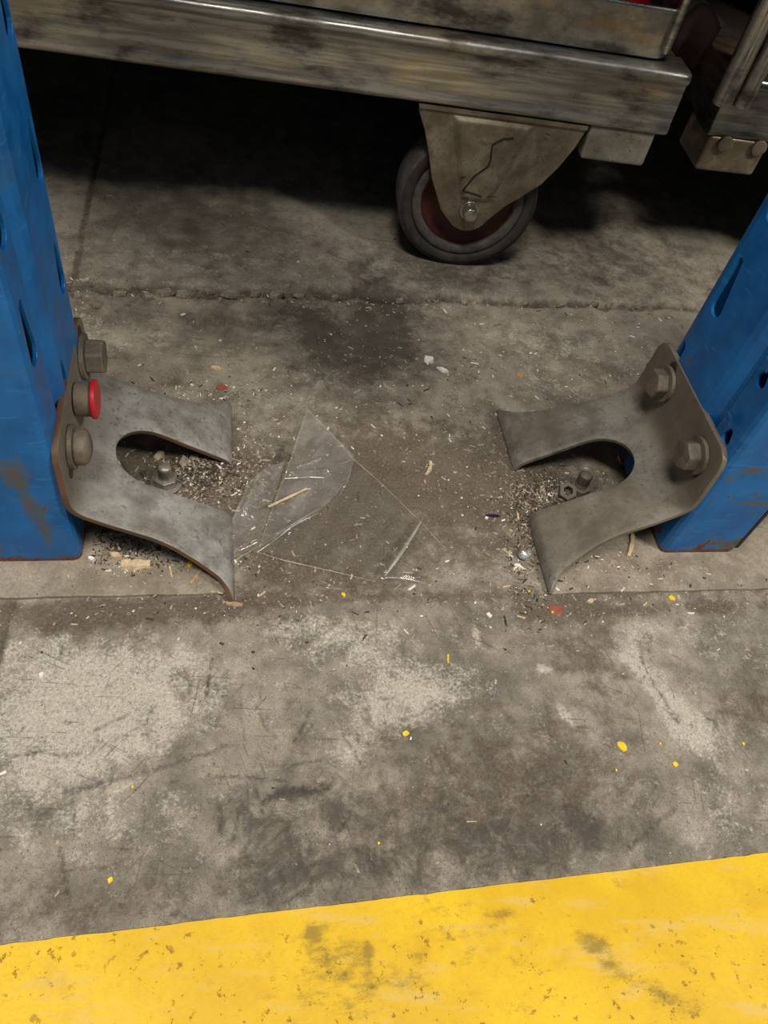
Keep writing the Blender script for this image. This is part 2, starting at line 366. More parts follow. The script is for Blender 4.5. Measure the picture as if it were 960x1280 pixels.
M['foil'] = mat_simple('foil', rgb(205,205,205), 0.35, 0.6, scale=300)
M['navy'] = mat_simple('navy_wrapper', rgb(34,32,66), 0.4, scale=200)
M['dirtgrit'] = mat_simple('dark_grit', rgb(72,62,50), 0.9, scale=400)
M['tangrit'] = mat_simple('tan_grit', rgb(168,156,138), 0.85, scale=400)
M['film'] = mat_film('clear_film', 0.05, 0.16); M['film2'] = mat_film('clear_film_folded', 0.16, 0.18); M['crease'] = mat_film('whitened_crease', 0.26, 0.25)
M['streak'] = mat_film('whitened_fold', 0.55, 0.2)  # its haze paints the glare along the film's main fold
M['crate'] = mat_simple('red_crate', rgb(176,22,30), 0.45, scale=30, var=0.15)
M['crate_dark'] = mat_simple('maroon_panel', rgb(66,44,40), 0.85, scale=30, var=0.3)

# ------------------------------------------------------------------ FLOOR
def axis(parts):
    a = []
    for lo, hi, st in parts: a += list(np.arange(lo, hi - 1e-9, st))
    a.append(parts[-1][1]); return np.array(a)
xs = axis([(-2.4,-0.5,0.1), (-0.5,-0.26,0.01), (-0.26,0.60,0.0014), (0.60,1.0,0.012), (1.0,2.9,0.1)])
ys = axis([(-2.6,-0.1,0.1), (-0.1,0.0,0.01), (0.0,0.34,0.0013), (0.34,0.76,0.0021), (0.76,1.3,0.012), (1.3,3.0,0.1)])
GX, GY = np.meshgrid(xs, ys)
def blob(u, v, ru, rv, ang=0.0, k=1.0, X=None, Y=None):
    """soft ellipse centred where that stain lies on the floor; radii in metres, ang in world"""
    c = pz(u, v); X = GX if X is None else X; Y = GY if Y is None else Y
    dx = X-c[0]; dy = Y-c[1]; ca, sa = math.cos(ang), math.sin(ang)
    a = (dx*ca+dy*sa)/ru; b = (-dx*sa+dy*ca)/rv
    return k*np.exp(-(a*a+b*b))
wob = fbm(GX, GY, 22, 40, 4) - 0.5
clean_lit = (blob(95,850,.075,.035,0,1.0) + blob(60,950,.05,.035,0,.75) + blob(190,890,.05,.035,.3,.55) + blob(150,1060,.08,.04,0,.28)
  + blob(440,800,.05,.02,0,.65) + blob(540,870,.035,.022,0,.6) + blob(440,940,.016,.016,0,.85) + blob(400,975,.01,.006,0,.5)
  + blob(868,912,.022,.014,0,1.6) + blob(812,850,.011,.036,.5,1.5) + blob(800,790,.03,.014,.2,.45) + blob(707,893,.0035,.010,.45,2.2)
  + blob(680,836,.006,.004,0,1.8) + blob(655,795,.006,.014,.3,.6) + blob(595,795,.003,.012,0,.8) + blob(900,1020,.05,.04,0,.4)
  + blob(120,420,.06,.03,0,.5) + blob(700,430,.12,.035,0,.4) + blob(660,480,.05,.02,0,.3) + blob(560,500,.04,.03,0,.25)+ blob(250,330,.12,.03,0,.35)  # pools of light behind the brackets painted pale
  + blob(490,880,.03,.03,0,.45)+ blob(480,860,.05,.02,0,.35)+ blob(760,960,.03,.02,0,.35)+ blob(860,800,.05,.02,0,.3)+ blob(350,780,.03,.012,0,.5))
dirt_shade = (blob(450,620,.11,.075,0,1.0) + blob(520,560,.09,.06,0,.6) + blob(330,640,.06,.05,0,.6) + blob(620,600,.05,.05,0,.55) + blob(600,690,.05,.025,0,.55)
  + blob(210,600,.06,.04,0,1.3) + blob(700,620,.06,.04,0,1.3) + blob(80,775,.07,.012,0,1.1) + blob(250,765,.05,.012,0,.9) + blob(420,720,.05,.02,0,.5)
  + blob(340,700,.02,.04,0,.6) + blob(290,560,.012,.05,0,.8) + blob(630,560,.008,.045,0,1.4) + blob(652,640,.010,.02,0,1.4)  # shadow strip at the right fork's end painted in here
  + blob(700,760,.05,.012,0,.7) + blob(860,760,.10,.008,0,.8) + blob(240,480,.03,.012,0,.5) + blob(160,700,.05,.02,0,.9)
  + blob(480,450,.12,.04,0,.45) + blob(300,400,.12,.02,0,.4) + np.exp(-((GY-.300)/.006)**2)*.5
  + blob(650,970,.12,.05,0,.55) + blob(560,1050,.10,.05,0,.5) + blob(720,780,.05,.06,0,.35) + blob(740,830,.03,.03,0,.5)  # broad darker cloud above the yellow line
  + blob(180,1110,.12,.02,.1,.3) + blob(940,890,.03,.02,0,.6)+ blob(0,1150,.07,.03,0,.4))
grime_shade = (blob(340,1060,.022,.030,0,.8) + blob(370,1100,.035,.015,.2,.6) + blob(560,1060,.07,.03,0,.62) + blob(690,1060,.07,.022,0,.55) + blob(640,970,.06,.03,0,.38)  # also carries the broad darker cloud above the yellow line
  + blob(735,1035,.014,.006,-.5,.7) + blob(415,1020,.006,.012,.3,.7) + blob(390,990,.03,.005,0,.5) + blob(130,975,.04,.005,.25,.5)
  + blob(60,1015,.02,.004,.3,.5) + blob(480,400,.03,.06,0,1.3) + blob(400,420,.015,.05,0,.9) + blob(440,430,.06,.06,0,.9) + blob(560,400,.03,.03,0,.4) + blob(355,395,.03,.03,0,.55)  # darker smear behind the plastic film
  + blob(280,350,.08,.01,0,.4) + blob(155,448,.022,.004,0,.8) + blob(300,560,.004,.03,0,.4) + blob(350,570,.005,.03,-.3,.8) + blob(340,610,.004,.010,0,.5)
  + blob(590,600,.02,.02,0,.4) + blob(900,890,.02,.02,0,.25) + blob(480,745,.02,.008,0,.35)+ blob(525,455,.02,.02,0,.3)+ blob(630,690,.01,.04,0,.3)
  + blob(660,160,.3,.3,0,.5) + blob(540,340,.10,.035,0,.7) + blob(760,330,.12,.06,0,.6) + blob(310,1000,.02,.03,0,.3) + blob(450,1000,.05,.02,0,.35))  # shade behind the joint and under the trolley painted in
# relief: joint with a broken arris across the bay, shallow saw cut along the left, dirt heaps under the brackets
yj = 0.664 + 0.018*(GX+.148)/.67 + (fbm(GX, GY*0, 30, 5, 4)-.5)*0.020
wj = 0.004 + 0.010*fbm(GX, GY*0, 45, 9, 3)*np.clip(1.2-np.abs(GX-.02)/.22, .25, 1)
joint = np.exp(-((GY-yj)/wj)**2)
xj = -0.1565 + (fbm(GX*0, GY, 20, 15, 3)-.5)*0.006
cut = np.exp(-((GX-xj)/.0035)**4) * ((GY > .675) | (GY < .305))
Zf = (fbm(GX, GY, 12, 60, 3)-.5)*0.0012 + (fbm(GX, GY, 70, 70, 4)-.5)*0.0006
Zf = Zf - 0.0065*joint - 0.0015*cut
Zf += np.clip(joint*1.6-.9, 0, 1)*(fbm(GX, GY, 130, 23, 3)-.35)*0.011
behind = 1/(1+np.exp(-(GY-yj)/.003)); Zf = Zf + 0.0012*behind
rough_heap = fbm(GX, GY, 120, 31, 3)
for (u, v, rx, ry, hgt) in ((225,590,.032,.018,.006),(262,600,.022,.02,.008),(705,615,.032,.020,.004),(675,625,.02,.02,.006),(175,690,.04,.012,.0035),(665,650,.01,.02,.003)):
    Zf += blob(u, v, rx, ry, 0, hgt)*(0.5+rough_heap)
vis = (GX > -.3) & (GX < .62) & (GY > -.05) & (GY < 1.0)
Zf = np.where(vis, Zf, 0)
dirt_shade = dirt_shade + joint*0.9*(0.4+fbm(GX, GY, 60, 3, 2)) + cut*.8; grime_shade = grime_shade + joint*.35
clean_lit = clean_lit + (joint > .1)*(joint < .45)*vnoise(GX, GY, 70, 88)*.6
clean_lit = np.clip(clean_lit - dirt_shade*.5 - grime_shade*.6 + wob*.3, 0, 1.2); dirt_shade = np.clip(dirt_shade + wob*.5, 0, 1.3); grime_shade = np.clip(grime_shade + wob*.35, 0, 1.2)
wx = GX + (fbm(GX, GY, 70, 301, 2)-.5)*.005; wy = GY + (fbm(GX, GY, 70, 401, 2)-.5)*.005
scratch = np.zeros_like(GX)
for a_, b_, w_, k_ in SCRATCHES:
    A_ = pz(*a_); B_ = pz(*b_); dx_, dy_ = B_[0]-A_[0], B_[1]-A_[1]
    t_ = np.clip(((wx-A_[0])*dx_+(wy-A_[1])*dy_)/(dx_*dx_+dy_*dy_), 0, 1)
    scratch = np.maximum(scratch, k_*np.clip(1.25-np.hypot(wx-A_[0]-t_*dx_, wy-A_[1]-t_*dy_)/(w_+.0006), 0, 1))
nx, ny = len(xs), len(ys)
verts = np.stack([GX.ravel(), GY.ravel(), Zf.ravel()], 1)
idx = np.arange(nx*ny).reshape(ny, nx)
quads = np.stack([idx[:-1,:-1].ravel(), idx[:-1,1:].ravel(), idx[1:,1:].ravel(), idx[1:,:-1].ravel()], 1)
def fast_mesh(name, V, Q):
    me = bpy.data.meshes.new(name)
    me.vertices.add(len(V)); me.vertices.foreach_set('co', V.astype(np.float32).ravel())
    k = Q.shape[1]
    me.loops.add(Q.size); me.loops.foreach_set('vertex_index', Q.astype(np.int32).ravel())
    me.polygons.add(len(Q)); me.polygons.foreach_set('loop_start', np.arange(0, Q.size, k, dtype=np.int32))
    me.polygons.foreach_set('use_smooth', np.ones(len(Q), dtype=bool)); me.update(calc_edges=True); return me
def set_attr(me, name, arr):
    a = me.attributes.new(name, 'FLOAT', 'POINT'); a.data.foreach_set('value', arr.astype(np.float32).ravel())
me = fast_mesh('floor', verts, quads)
for nm, ar in (('clean', clean_lit), ('dirt', dirt_shade), ('grime', grime_shade), ('scratch', scratch)): set_attr(me, nm, ar)
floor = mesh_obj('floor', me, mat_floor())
tag(floor, 'worn grey concrete floor with stains, scratches and a broken joint', kind='structure')
def fz(x, y):
    i = int(np.clip(np.searchsorted(xs, x)-1, 0, nx-2)); j = int(np.clip(np.searchsorted(ys, y)-1, 0, ny-2))
    return float(max(Zf[j, i], Zf[j+1, i], Zf[j, i+1], Zf[j+1, i+1]))

# yellow line, painted film with a slightly ragged edge
yx = axis([(-2.2,-0.3,0.1), (-0.3,0.5,0.003), (0.5,2.6,0.1)]); yt = np.linspace(0, 1, 44)
TX, TT = np.meshgrid(yx, yt)
e0 = 0.0868 + 0.0155*(TX+.125)/.473*0.55 + (fbm(TX, TX*0, 120, 4, 3)-.5)*0.0012
e1 = e0 - 0.125
YY = e1 + (e0-e1)*TT
ZZ = 0.0014 + (fbm(TX, YY, 12, 60, 3)-.5)*0.0006*((TX > -.29) & (TX < .6))
idy = np.arange(TX.size).reshape(TX.shape)
me = fast_mesh('yellow_line', np.stack([TX.ravel(), YY.ravel(), ZZ.ravel()], 1), np.stack([idy[:-1,:-1].ravel(), idy[:-1,1:].ravel(), idy[1:,1:].ravel(), idy[1:,:-1].ravel()], 1))
gy = sum(blob(u, v, a, b, an, k, TX, YY) for u, v, a, b, an, k in ((730,1175,.012,.006,-.5,.8),(760,1200,.02,.008,-.6,.75),(820,1240,.02,.006,-.5,.7),(850,1260,.02,.007,-.3,.5),
     (625,1143,.012,.003,.1,1.0),(390,1170,.012,.012,0,.45),(430,1200,.02,.02,0,.4),(70,1235,.012,.004,0,.5),(775,1107,.008,.004,0,.6),(250,1180,.02,.004,0,.35),(380,1240,.05,.02,0,.35),(900,1190,.05,.003,.1,.3),(520,1250,.05,.05,0,.3),(600,1160,.05,.02,0,.25),(640,1200,.012,.004,-.6,.5),(390,1165,.006,.004,-.8,.9),(460,1190,.003,.012,0,.7),(700,1250,.03,.01,0,.3)))
set_attr(me, 'grime', gy)
line = mesh_obj('painted_line', me, M['yellow'], floor); line['label'] = 'yellow painted floor line with chips and scuffs'

# ------------------------------------------------------------------ BASE PLATES
def base_plate(name, x0, x1, y0, y1, t, label):
    bm = bmesh.new(); n = 60; pts = []
    for i in range(n+1): x = x0+(x1-x0)*i/n; pts.append((x, y0+(vnoise(np.array([x]), np.array([0.]), 90, 3)[0]-.5)*.0012))
    pts += [(x1, y1), (x0, y1)]
    poly_bm(pts, t, lambda x, y, w: (x, y, w-0.0012), bm)
    o = bm_obj(name, bm, M['plate']); mod_bevel(o, 0.0008, 2)
    return tag(o, label, 'base plate')
PT = 0.0045
base_plate('base_plate', -0.42, -0.0045, 0.3055, 0.362, PT, 'thin dust-covered base plate under the left blue upright and its bracket')
base_plate('base_plate', 0.2485, 0.62, 0.2985, 0.362, PT, 'thin dust-covered base plate under the right blue upright and its bracket')
PZ = PT-0.0012

# ------------------------------------------------------------------ BRACKETS
ZP = [(0,-.0006),(.0006,.003),(.003,.0078),(.007,.0112),(.013,.0150),(.025,.0222),(.038,.0300),(.050,.0375),(.062,.0435),(.075,.0490),(.088,.0545),(.097,.0585),(.1015,.0615),(.1045,.0655),(.106,.0705),(.1065,.078),(.1065,.090),(.1065,.105),(.1065,.114),(.1065,.119),(.1065,.1225)]
def cat(P, k=4):
    out = []
    for i in range(len(P)-1):
        p0 = P[max(i-1,0)]; p1 = P[i]; p2 = P[i+1]; p3 = P[min(i+2, len(P)-1)]
        for j in range(k):
            t = j/k
            out.append(tuple(0.5*((2*p1[c])+(-p0[c]+p2[c])*t+(2*p0[c]-5*p1[c]+4*p2[c]-p3[c])*t*t+(-p0[c]+3*p1[c]-3*p2[c]+p3[c])*t**3) for c in range(len(p1))))
    out.append(P[-1]); return out
PROF = cat(ZP, 2)
def yfront(d, z):
    if z > .0605: 
        base = np.interp(z, [.0605,.110,.1165,.120,.1225], [.3335,.3355,.3375,.3405,.346]); return base
    return float(np.interp(d, [0,.003,.010,.022,.039,.053,.068,.080,.10], [.2985,.3045,.312,.3185,.3252,.3278,.3292,.3306,.3335]))
def yrear(d, z):
    if z > .0605: return float(np.interp(z, [.0605,.085,.110,.1165,.120,.1225], [.4745,.474,.4725,.470,.4665,.461]))
    return float(np.interp(d, [0,.003,.010,.021,.0405,.057,.078,.098,.11], [.503,.496,.488,.4823,.4755,.4722,.4720,.4742,.4745]))
SR, SC, SD = 0.027, 0.401, 0.0575        # slot half width, centre, distance of its round end's centre
def bracket(name, flip, loc, rz, mat, label):
    """flip=+1: back plate on +X side (right bracket); -1 mirrored"""
    root = empty(name, loc, rz); tag(root, label, 'bracket')
    ds = PROF
    # refine around the slot's round end
    low = [q for q in ds if q[1] <= .0605 or q[0] < .099]; hi = [q for q in ds if q not in low]
    extra = [SD+SR*math.sin(a) for a in np.linspace(0.05, PI/2, 22)]
    dd = sorted(set([round(q[0], 6) for q in low] + [round(e, 6) for e in extra]))
    dd = [x for i, x in enumerate(dd) if i == 0 or x-dd[i-1] > 4e-5 or abs(x-SD-SR) < 2e-6]
    ds = [(x, float(np.interp(x, [q[0] for q in low], [q[1] for q in low]))) for x in dd] + hi
    P = []
    for i in range(len(ds)-1):
        a, b = ds[i], ds[i+1]; k = 1
        for j in range(k): t = j/k; P.append((a[0]+(b[0]-a[0])*t, a[1]+(b[1]-a[1])*t))
    P.append(ds[-1])
    V = []; Fc = []; nf = 8; rows = []
    for d, z in P:
        if z > .0605 and d > .099: hw = 0
        else: hw = SR if d <= SD else (math.sqrt(max(SR*SR-(d-SD)**2, 0)) if d < SD+SR-3e-6 else 0)
        yf, yr = yfront(d, z), yrear(d, z)
        a = [yf+(SC-hw-yf)*i/nf for i in range(nf+1)]; b = [SC+hw+(yr-SC-hw)*i/nf for i in range(nf+1)]
        row = []
        for y in a: V.append((flip*d, y-SC, z)); row.append(len(V)-1)
        if hw > 1e-5:
            for y in b: V.append((flip*d, y-SC, z)); row.append(len(V)-1)
        else:
            row.append(row[-1])
            for y in b[1:]: V.append((flip*d, y-SC, z)); row.append(len(V)-1)
        rows.append(row)
    for r0, r1 in zip(rows, rows[1:]):
        for i in list(range(nf)) + list(range(nf+1, 2*nf+1)):
            q = [r0[i], r0[i+1], r1[i+1], r1[i]]
            q2 = [v for k, v in enumerate(q) if v not in q[:k]]
            if len(q2) >= 3: Fc.append(q2)
        if r0[nf] != r0[nf+1] and r1[nf] == r1[nf+1]:     # close the tip
            pass
    bm = bmesh.new(); vs = [bm.verts.new(v) for v in V]
    for f in Fc:
        try: bm.faces.new([vs[i] for i in f])
        except ValueError: pass
    bmesh.ops.recalc_face_normals(bm, faces=bm.faces[:])
    up = sum((f.normal.z for f in bm.faces))
    if up < 0: bmesh.ops.reverse_faces(bm, faces=bm.faces[:])
    me = bpy.data.meshes.new('bent_plate'); bm.to_mesh(me); bm.free()
    o = mesh_obj('bent_plate', me, mat, root, True); mod_solid(o, 0.0042, -1)
    o.data.materials.append(M['rust'] if flip < 0 else mat); o.modifiers['solid'].material_offset_rim = 1 if flip < 0 else 0
    b = o.modifiers.new('bevel', 'BEVEL'); b.width = 0.0009; b.segments = 2; b.limit_method = 'ANGLE'; b.angle_limit = math.radians(50)
    return root
LB = bracket('floor_bracket', -1, (-0.0012, SC, PZ-.001), math.radians(0.5), M['galv'], 'light grey galvanised forked floor bracket bolted to the left upright, with a red-capped bolt')
RB = bracket('floor_bracket', 1, (0.2462, SC, PZ-.001), 0.0, M['galv_dull'], 'dull brownish galvanised forked floor bracket bolted to the right upright')
BX = .1065
def hexbolt(root, flip, y, z, rh, hh, mat, name='bolt', washer=True, dome=0, n=6, rot=0.3):
    ax = '-X' if flip > 0 else 'X'; x0 = flip*(BX-.0005)
    if washer:
        bm_obj('washer', prism_bm(28, rh*1.22, .003, ax, (x0, y-SC, z)), mat, root)
        x0 -= flip*.0028
    bm = prism_bm(n, rh, hh, ax, (x0, y-SC, z), rot=rot, dome=dome)
    o = bm_obj(name, bm, mat, root); mod_bevel(o, 0.0016, 2); return o
# right bracket bolts
hexbolt(RB, 1, .4385, .100, .0125, .010, M['bolt'], rot=.2); hexbolt(RB, 1, .3615, .097, .0125, .011, M['bolt'], rot=.6)
# left bracket bolts
hexbolt(LB, -1, .448, .100, .0135, .013, M['bolt'], rot=.3)
o = bm_obj('capped_bolt', prism_bm(24, .012, .0115, 'X', (-(BX-.0005), .404-SC, .100)), M['bolt'], LB); mod_bevel(o, .0012, 2)
cap = bm_obj('red_cap', prism_bm(32, .0138, .004, 'X', (-(BX-.0112), .404-SC, .100)), M['red'], o); mod_bevel(cap, .0014, 3); cap['label'] = 'bright red round cap'
hexbolt(LB, -1, .366, .093, .0125, .006, M['bolt'], dome=.005, n=20)
# worn slots in the back plates: thin dark discs paint the shade of each recess
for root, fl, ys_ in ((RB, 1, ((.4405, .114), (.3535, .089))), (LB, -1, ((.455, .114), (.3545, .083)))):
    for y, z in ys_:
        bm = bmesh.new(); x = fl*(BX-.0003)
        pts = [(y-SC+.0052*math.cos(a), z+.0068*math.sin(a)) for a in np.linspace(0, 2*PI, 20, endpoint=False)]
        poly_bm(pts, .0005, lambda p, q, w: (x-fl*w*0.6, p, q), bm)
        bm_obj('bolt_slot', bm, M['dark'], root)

# anchor bolts inside the forks
def anchor(u, v, z0, mat, label, h=.022, grp=None):
    p = pz(u, v, z0+h*.8); r = empty('anchor_bolt', (p[0], p[1], z0)); tag(r, label, 'anchor bolt')
    o = bm_obj('washer', prism_bm(28, .0125, .0025, 'Z'), mat, r); mod_bevel(o, .0006)
    o = bm_obj('nut', prism_bm(6, .0098, .007, 'Z', (0,0,.0025), rot=.4), mat, r); mod_bevel(o, .001)
    bm = lathe_bm([(.0, h+.001), (.0040, h+.001), (.0058, h-.001)] + [(.0058 if k % 2 else .0052, h-.0015-k*.0008) for k in range(12)] + [(.0058, .009)], 20, 'Z')
    bm_obj('threaded_rod', bm, mat, r, True); return r
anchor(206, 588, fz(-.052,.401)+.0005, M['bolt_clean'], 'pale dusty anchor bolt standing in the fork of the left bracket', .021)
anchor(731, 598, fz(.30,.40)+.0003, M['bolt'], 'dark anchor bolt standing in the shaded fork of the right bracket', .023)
p = pz(709, 614, .008); r = empty('loose_nut', (p[0], p[1], fz(p[0], p[1])+.001)); tag(r, 'dirty nut lying on the floor just left of the right bracket\'s anchor bolt', 'nut')
o = bm_obj('nut_body', lathe_bm([(.0045,0),(.0085,0),(.0088,.001),(.0088,.006),(.008,.007),(.0045,.007),(.0045,0)], 6, 'Z'), M['bolt'], r)
r.rotation_euler = (0.35, -0.3, 0.3)

# ------------------------------------------------------------------ UPRIGHTS
def teardrop(y, z0, z1, rb, rt, slant=0.0, n=10):
    """outline (y,z): round bottom of radius rb at z0, narrow top rt at z1"""
    pts = [(y+rb*math.cos(a), z0+rb+rb*math.sin(a)) for a in np.linspace(PI, 2*PI, n)]
    pts += [(y+slant+rt*math.cos(a), z1-rt+rt*math.sin(a)) for a in np.linspace(0, PI, n)]
    return pts
def upright(x0, flip, label, holes, fw, mat, hgt=2.1, z0=PZ-.0005):
    """flip=+1: section lies on +X side of the web plane x0 (right upright); -1 mirrored. Local x = 0 at web."""
    root = empty('rack_upright', (x0, 0.336, z0), 0); tag(root, label, 'rack upright')
    # open section: front face with return lip, web with a pressed groove, rear flange with lip
    D = .119
    sec = [(fw, .052), (fw, .004), (fw-.004, 0), (.005, 0), (.0015, .0015), (0, .005), (0, .030), (.0045, .0355), (.0045, .0395), (-.0005, .046), (-.0025, .052), (-.0025, D-.010), (0, D-.002), (.004, D), (fw-.004, D), (fw, D-.004), (fw, D-.052)]
    bm = bmesh.new(); zs = [0, .3, hgt]
    L = [[bm.verts.new((flip*x, y, z)) for x, y in sec] for z in zs]
    for a, b in zip(L, L[1:]):
        for i in range(len(sec)-1): bm.faces.new((a[i], a[i+1], b[i+1], b[i]))
    if flip < 0: bmesh.ops.reverse_faces(bm, faces=bm.faces[:])
    me = bpy.data.meshes.new('post'); bm.to_mesh(me); bm.free()
    o = mesh_obj('post', me, mat, root); mod_solid(o, .0025, 1); o.modifiers['solid'].use_even_offset = True
    bm = bmesh.new()
    for (y, a, b, rb, rt, sl) in holes:
        poly_bm([(p-.336, q-z0) for p, q in teardrop(y, a, b, rb, rt, sl)], .016, lambda p, q, w: (flip*(.008-w), p, q), bm)
    if flip > 0: poly_bm([(.064,-.004),(.09,-.004),(.09,.026),(.0712,.022)], .03, lambda p, q, w: (p, w-.012, q), bm)
    bmesh.ops.recalc_face_normals(bm, faces=bm.faces[:])
    cm = bpy.data.meshes.new('cut'); bm.to_mesh(cm); bm.free(); c = bpy.data.objects.new('cut', cm); link(c); c.parent = root
    bo = o.modifiers.new('holes', 'BOOLEAN'); bo.object = c; bo.operation = 'DIFFERENCE'; bo.solver = 'EXACT'
    bpy.context.view_layer.update()
    dg = bpy.context.evaluated_depsgraph_get()
    nm = bpy.data.meshes.new_from_object(o.evaluated_get(dg)); o.modifiers.clear(); o.data = nm; nm.name = 'post'
    bpy.data.objects.remove(c)
    b = o.modifiers.new('bevel', 'BEVEL'); b.width = .0007; b.segments = 2; b.limit_method = 'ANGLE'; b.angle_limit = math.radians(50)
    return root
hl = []
for k in range(5):
    hl.append((.3525, .180+.0755*k, .224+.0755*k, .0080, .0035, -.001))
    hl.append((.4365, .166+.0755*k, .202+.0755*k, .0075, .0035, 0.0))
hl.append((.393, .122, .146, .005, .003, 0))
LU = upright(-.1105, -1, 'blue steel rack upright at the left edge, rust-streaked above its foot', hl, .078, M['blue'])
hr = []
for k in range(5):
    hr.append((.434, .176+.0775*k, .223+.0775*k, .0072, .0030, .004))
    hr.append((.357, .176+.052*k, .190+.052*k, .0055, .0035, 0.0))
hr += [(.446, .112, .140, .0055, .004, 0), (.352, .124, .138, .0052, .003, 0)]
RU = upright(.3565, 1, 'blue steel rack upright at the right edge, chipped and rusty along its foot', hr, .0715, M['blue_right'])
NU = upright(.60, 1, 'blue steel rack upright of the neighbouring bay, standing beyond the right edge of the view', hr, .12, M['blue_right'])  # extra upright, added out of view for the shade it casts
# bent tabs pressed out of the right upright's front holes
for k in range(3):
    bm = poly_bm([(-.0045,0),(.0045,.001),(.0035,.010),(-.0035,.009)], .0018, lambda p, q, w: (-.0035-w*.6-q*.15, .0215+p, .196-.004+.052*(k-1)+q*.9-PZ), None)
    o = bm_obj('pressed_tab', bm, M['blue_right'], RU); mod_bevel(o, .0004, 1)
o = bm_obj('rear_flange', box_bm(.0735, .0765, .004, .055, 0, 2.1), M['brown'], RU); o['label'] = 'dark brown rusted flange behind the blue face'

# ------------------------------------------------------------------ CARTS
def rail(x0, x1, y0, y1, z0, z1, mat, parent, name, r=.004):
    o = bm_obj(name, box_bm(x0, x1, y0, y1, z0, z1), mat, parent)
    b = o.modifiers.new('bevel', 'BEVEL'); b.width = r; b.segments = 4
    for p in o.data.polygons: p.use_smooth = True
    w = o.modifiers.new('wn', 'WEIGHTED_NORMAL'); return o
CROT = math.radians(-4.0)
def c_rail(parent, x0, x1, z0, z1, mat, name='front_rail', y0=0.0):
    """long rolled channel: bulged top lip, flat face, small curl at the bottom"""
    h = z1-z0
    sec = [(.040, h), (.008, h+.0005), (.003, h), (.0006, h-.0022), (0, h-.005), (.0008, h-.0085), (.0030, h-.0105), (.0042, h-.0125), (.0030, h*.55), (.0026, .0135), (.0020, .010), (.0008, .0055), (.001, .003), (.0035, .0004), (.008, 0), (.040, 0)]
    bm = bmesh.new(); n = 40; L = []
    for i in range(n+1):
        x = x0+(x1-x0)*i/n; j = .0004*math.sin(i*1.7)
        L.append([bm.verts.new((x, y0+y+(j if 2 < q < 13 else 0), z0+z)) for q, (y, z) in enumerate(sec)])
    for a, b in zip(L, L[1:]):
        for i in range(len(sec)): bm.faces.new((a[i], a[(i+1) % len(sec)], b[(i+1) % len(sec)], b[i]))
    bm.faces.new(L[0]); bm.faces.new(L[-1][::-1])
    o = bm_obj(name, bm, mat, parent, True)
    b = o.modifiers.new('bevel', 'BEVEL'); b.width = .0012; b.segments = 2; b.limit_method = 'ANGLE'; b.angle_limit = math.radians(50); return o
def wheel(parent_fork, x, y, z, R, wdt):
    # front face at local y, wheel extends back
    o = bm_obj('tyre', lathe_bm([(R*.80,-.001),(R*.82,.0015),(R*.90,.003),(R*.955,.0022),(R*.985,-.001),(R,-.006),(R,-wdt+.006),(R*.97,-wdt),(R*.80,-wdt),(R*.80,-.001)], 72, '-Y', (x, y, z)), M['rubber_dark'], parent_fork, True)
    o = bm_obj('tread', lathe_bm([(R*.957,.0026),(R*.975,.0018),(R*1.003,-.005),(R*1.003,-wdt+.005),(R*.96,-wdt)], 72, '-Y', (x, y, z)), M['rubber'], parent_fork, True)
    o = bm_obj('inner_ring', lathe_bm([(R*.66,-.004),(R*.67,.001),(R*.70,.0025),(R*.77,.0025),(R*.80,.001),(R*.80,-.004)], 64, '-Y', (x, y, z)), M['rubber'], parent_fork, True)
    o = bm_obj('rim', lathe_bm([(.006,-.003),(R*.25,-.004),(R*.30,-.010),(R*.60,-.011),(R*.66,-.003),(R*.66,-wdt+.003),(.006,-wdt+.003)], 64, '-Y', (x, y, z)), M['rim'], parent_fork, True)
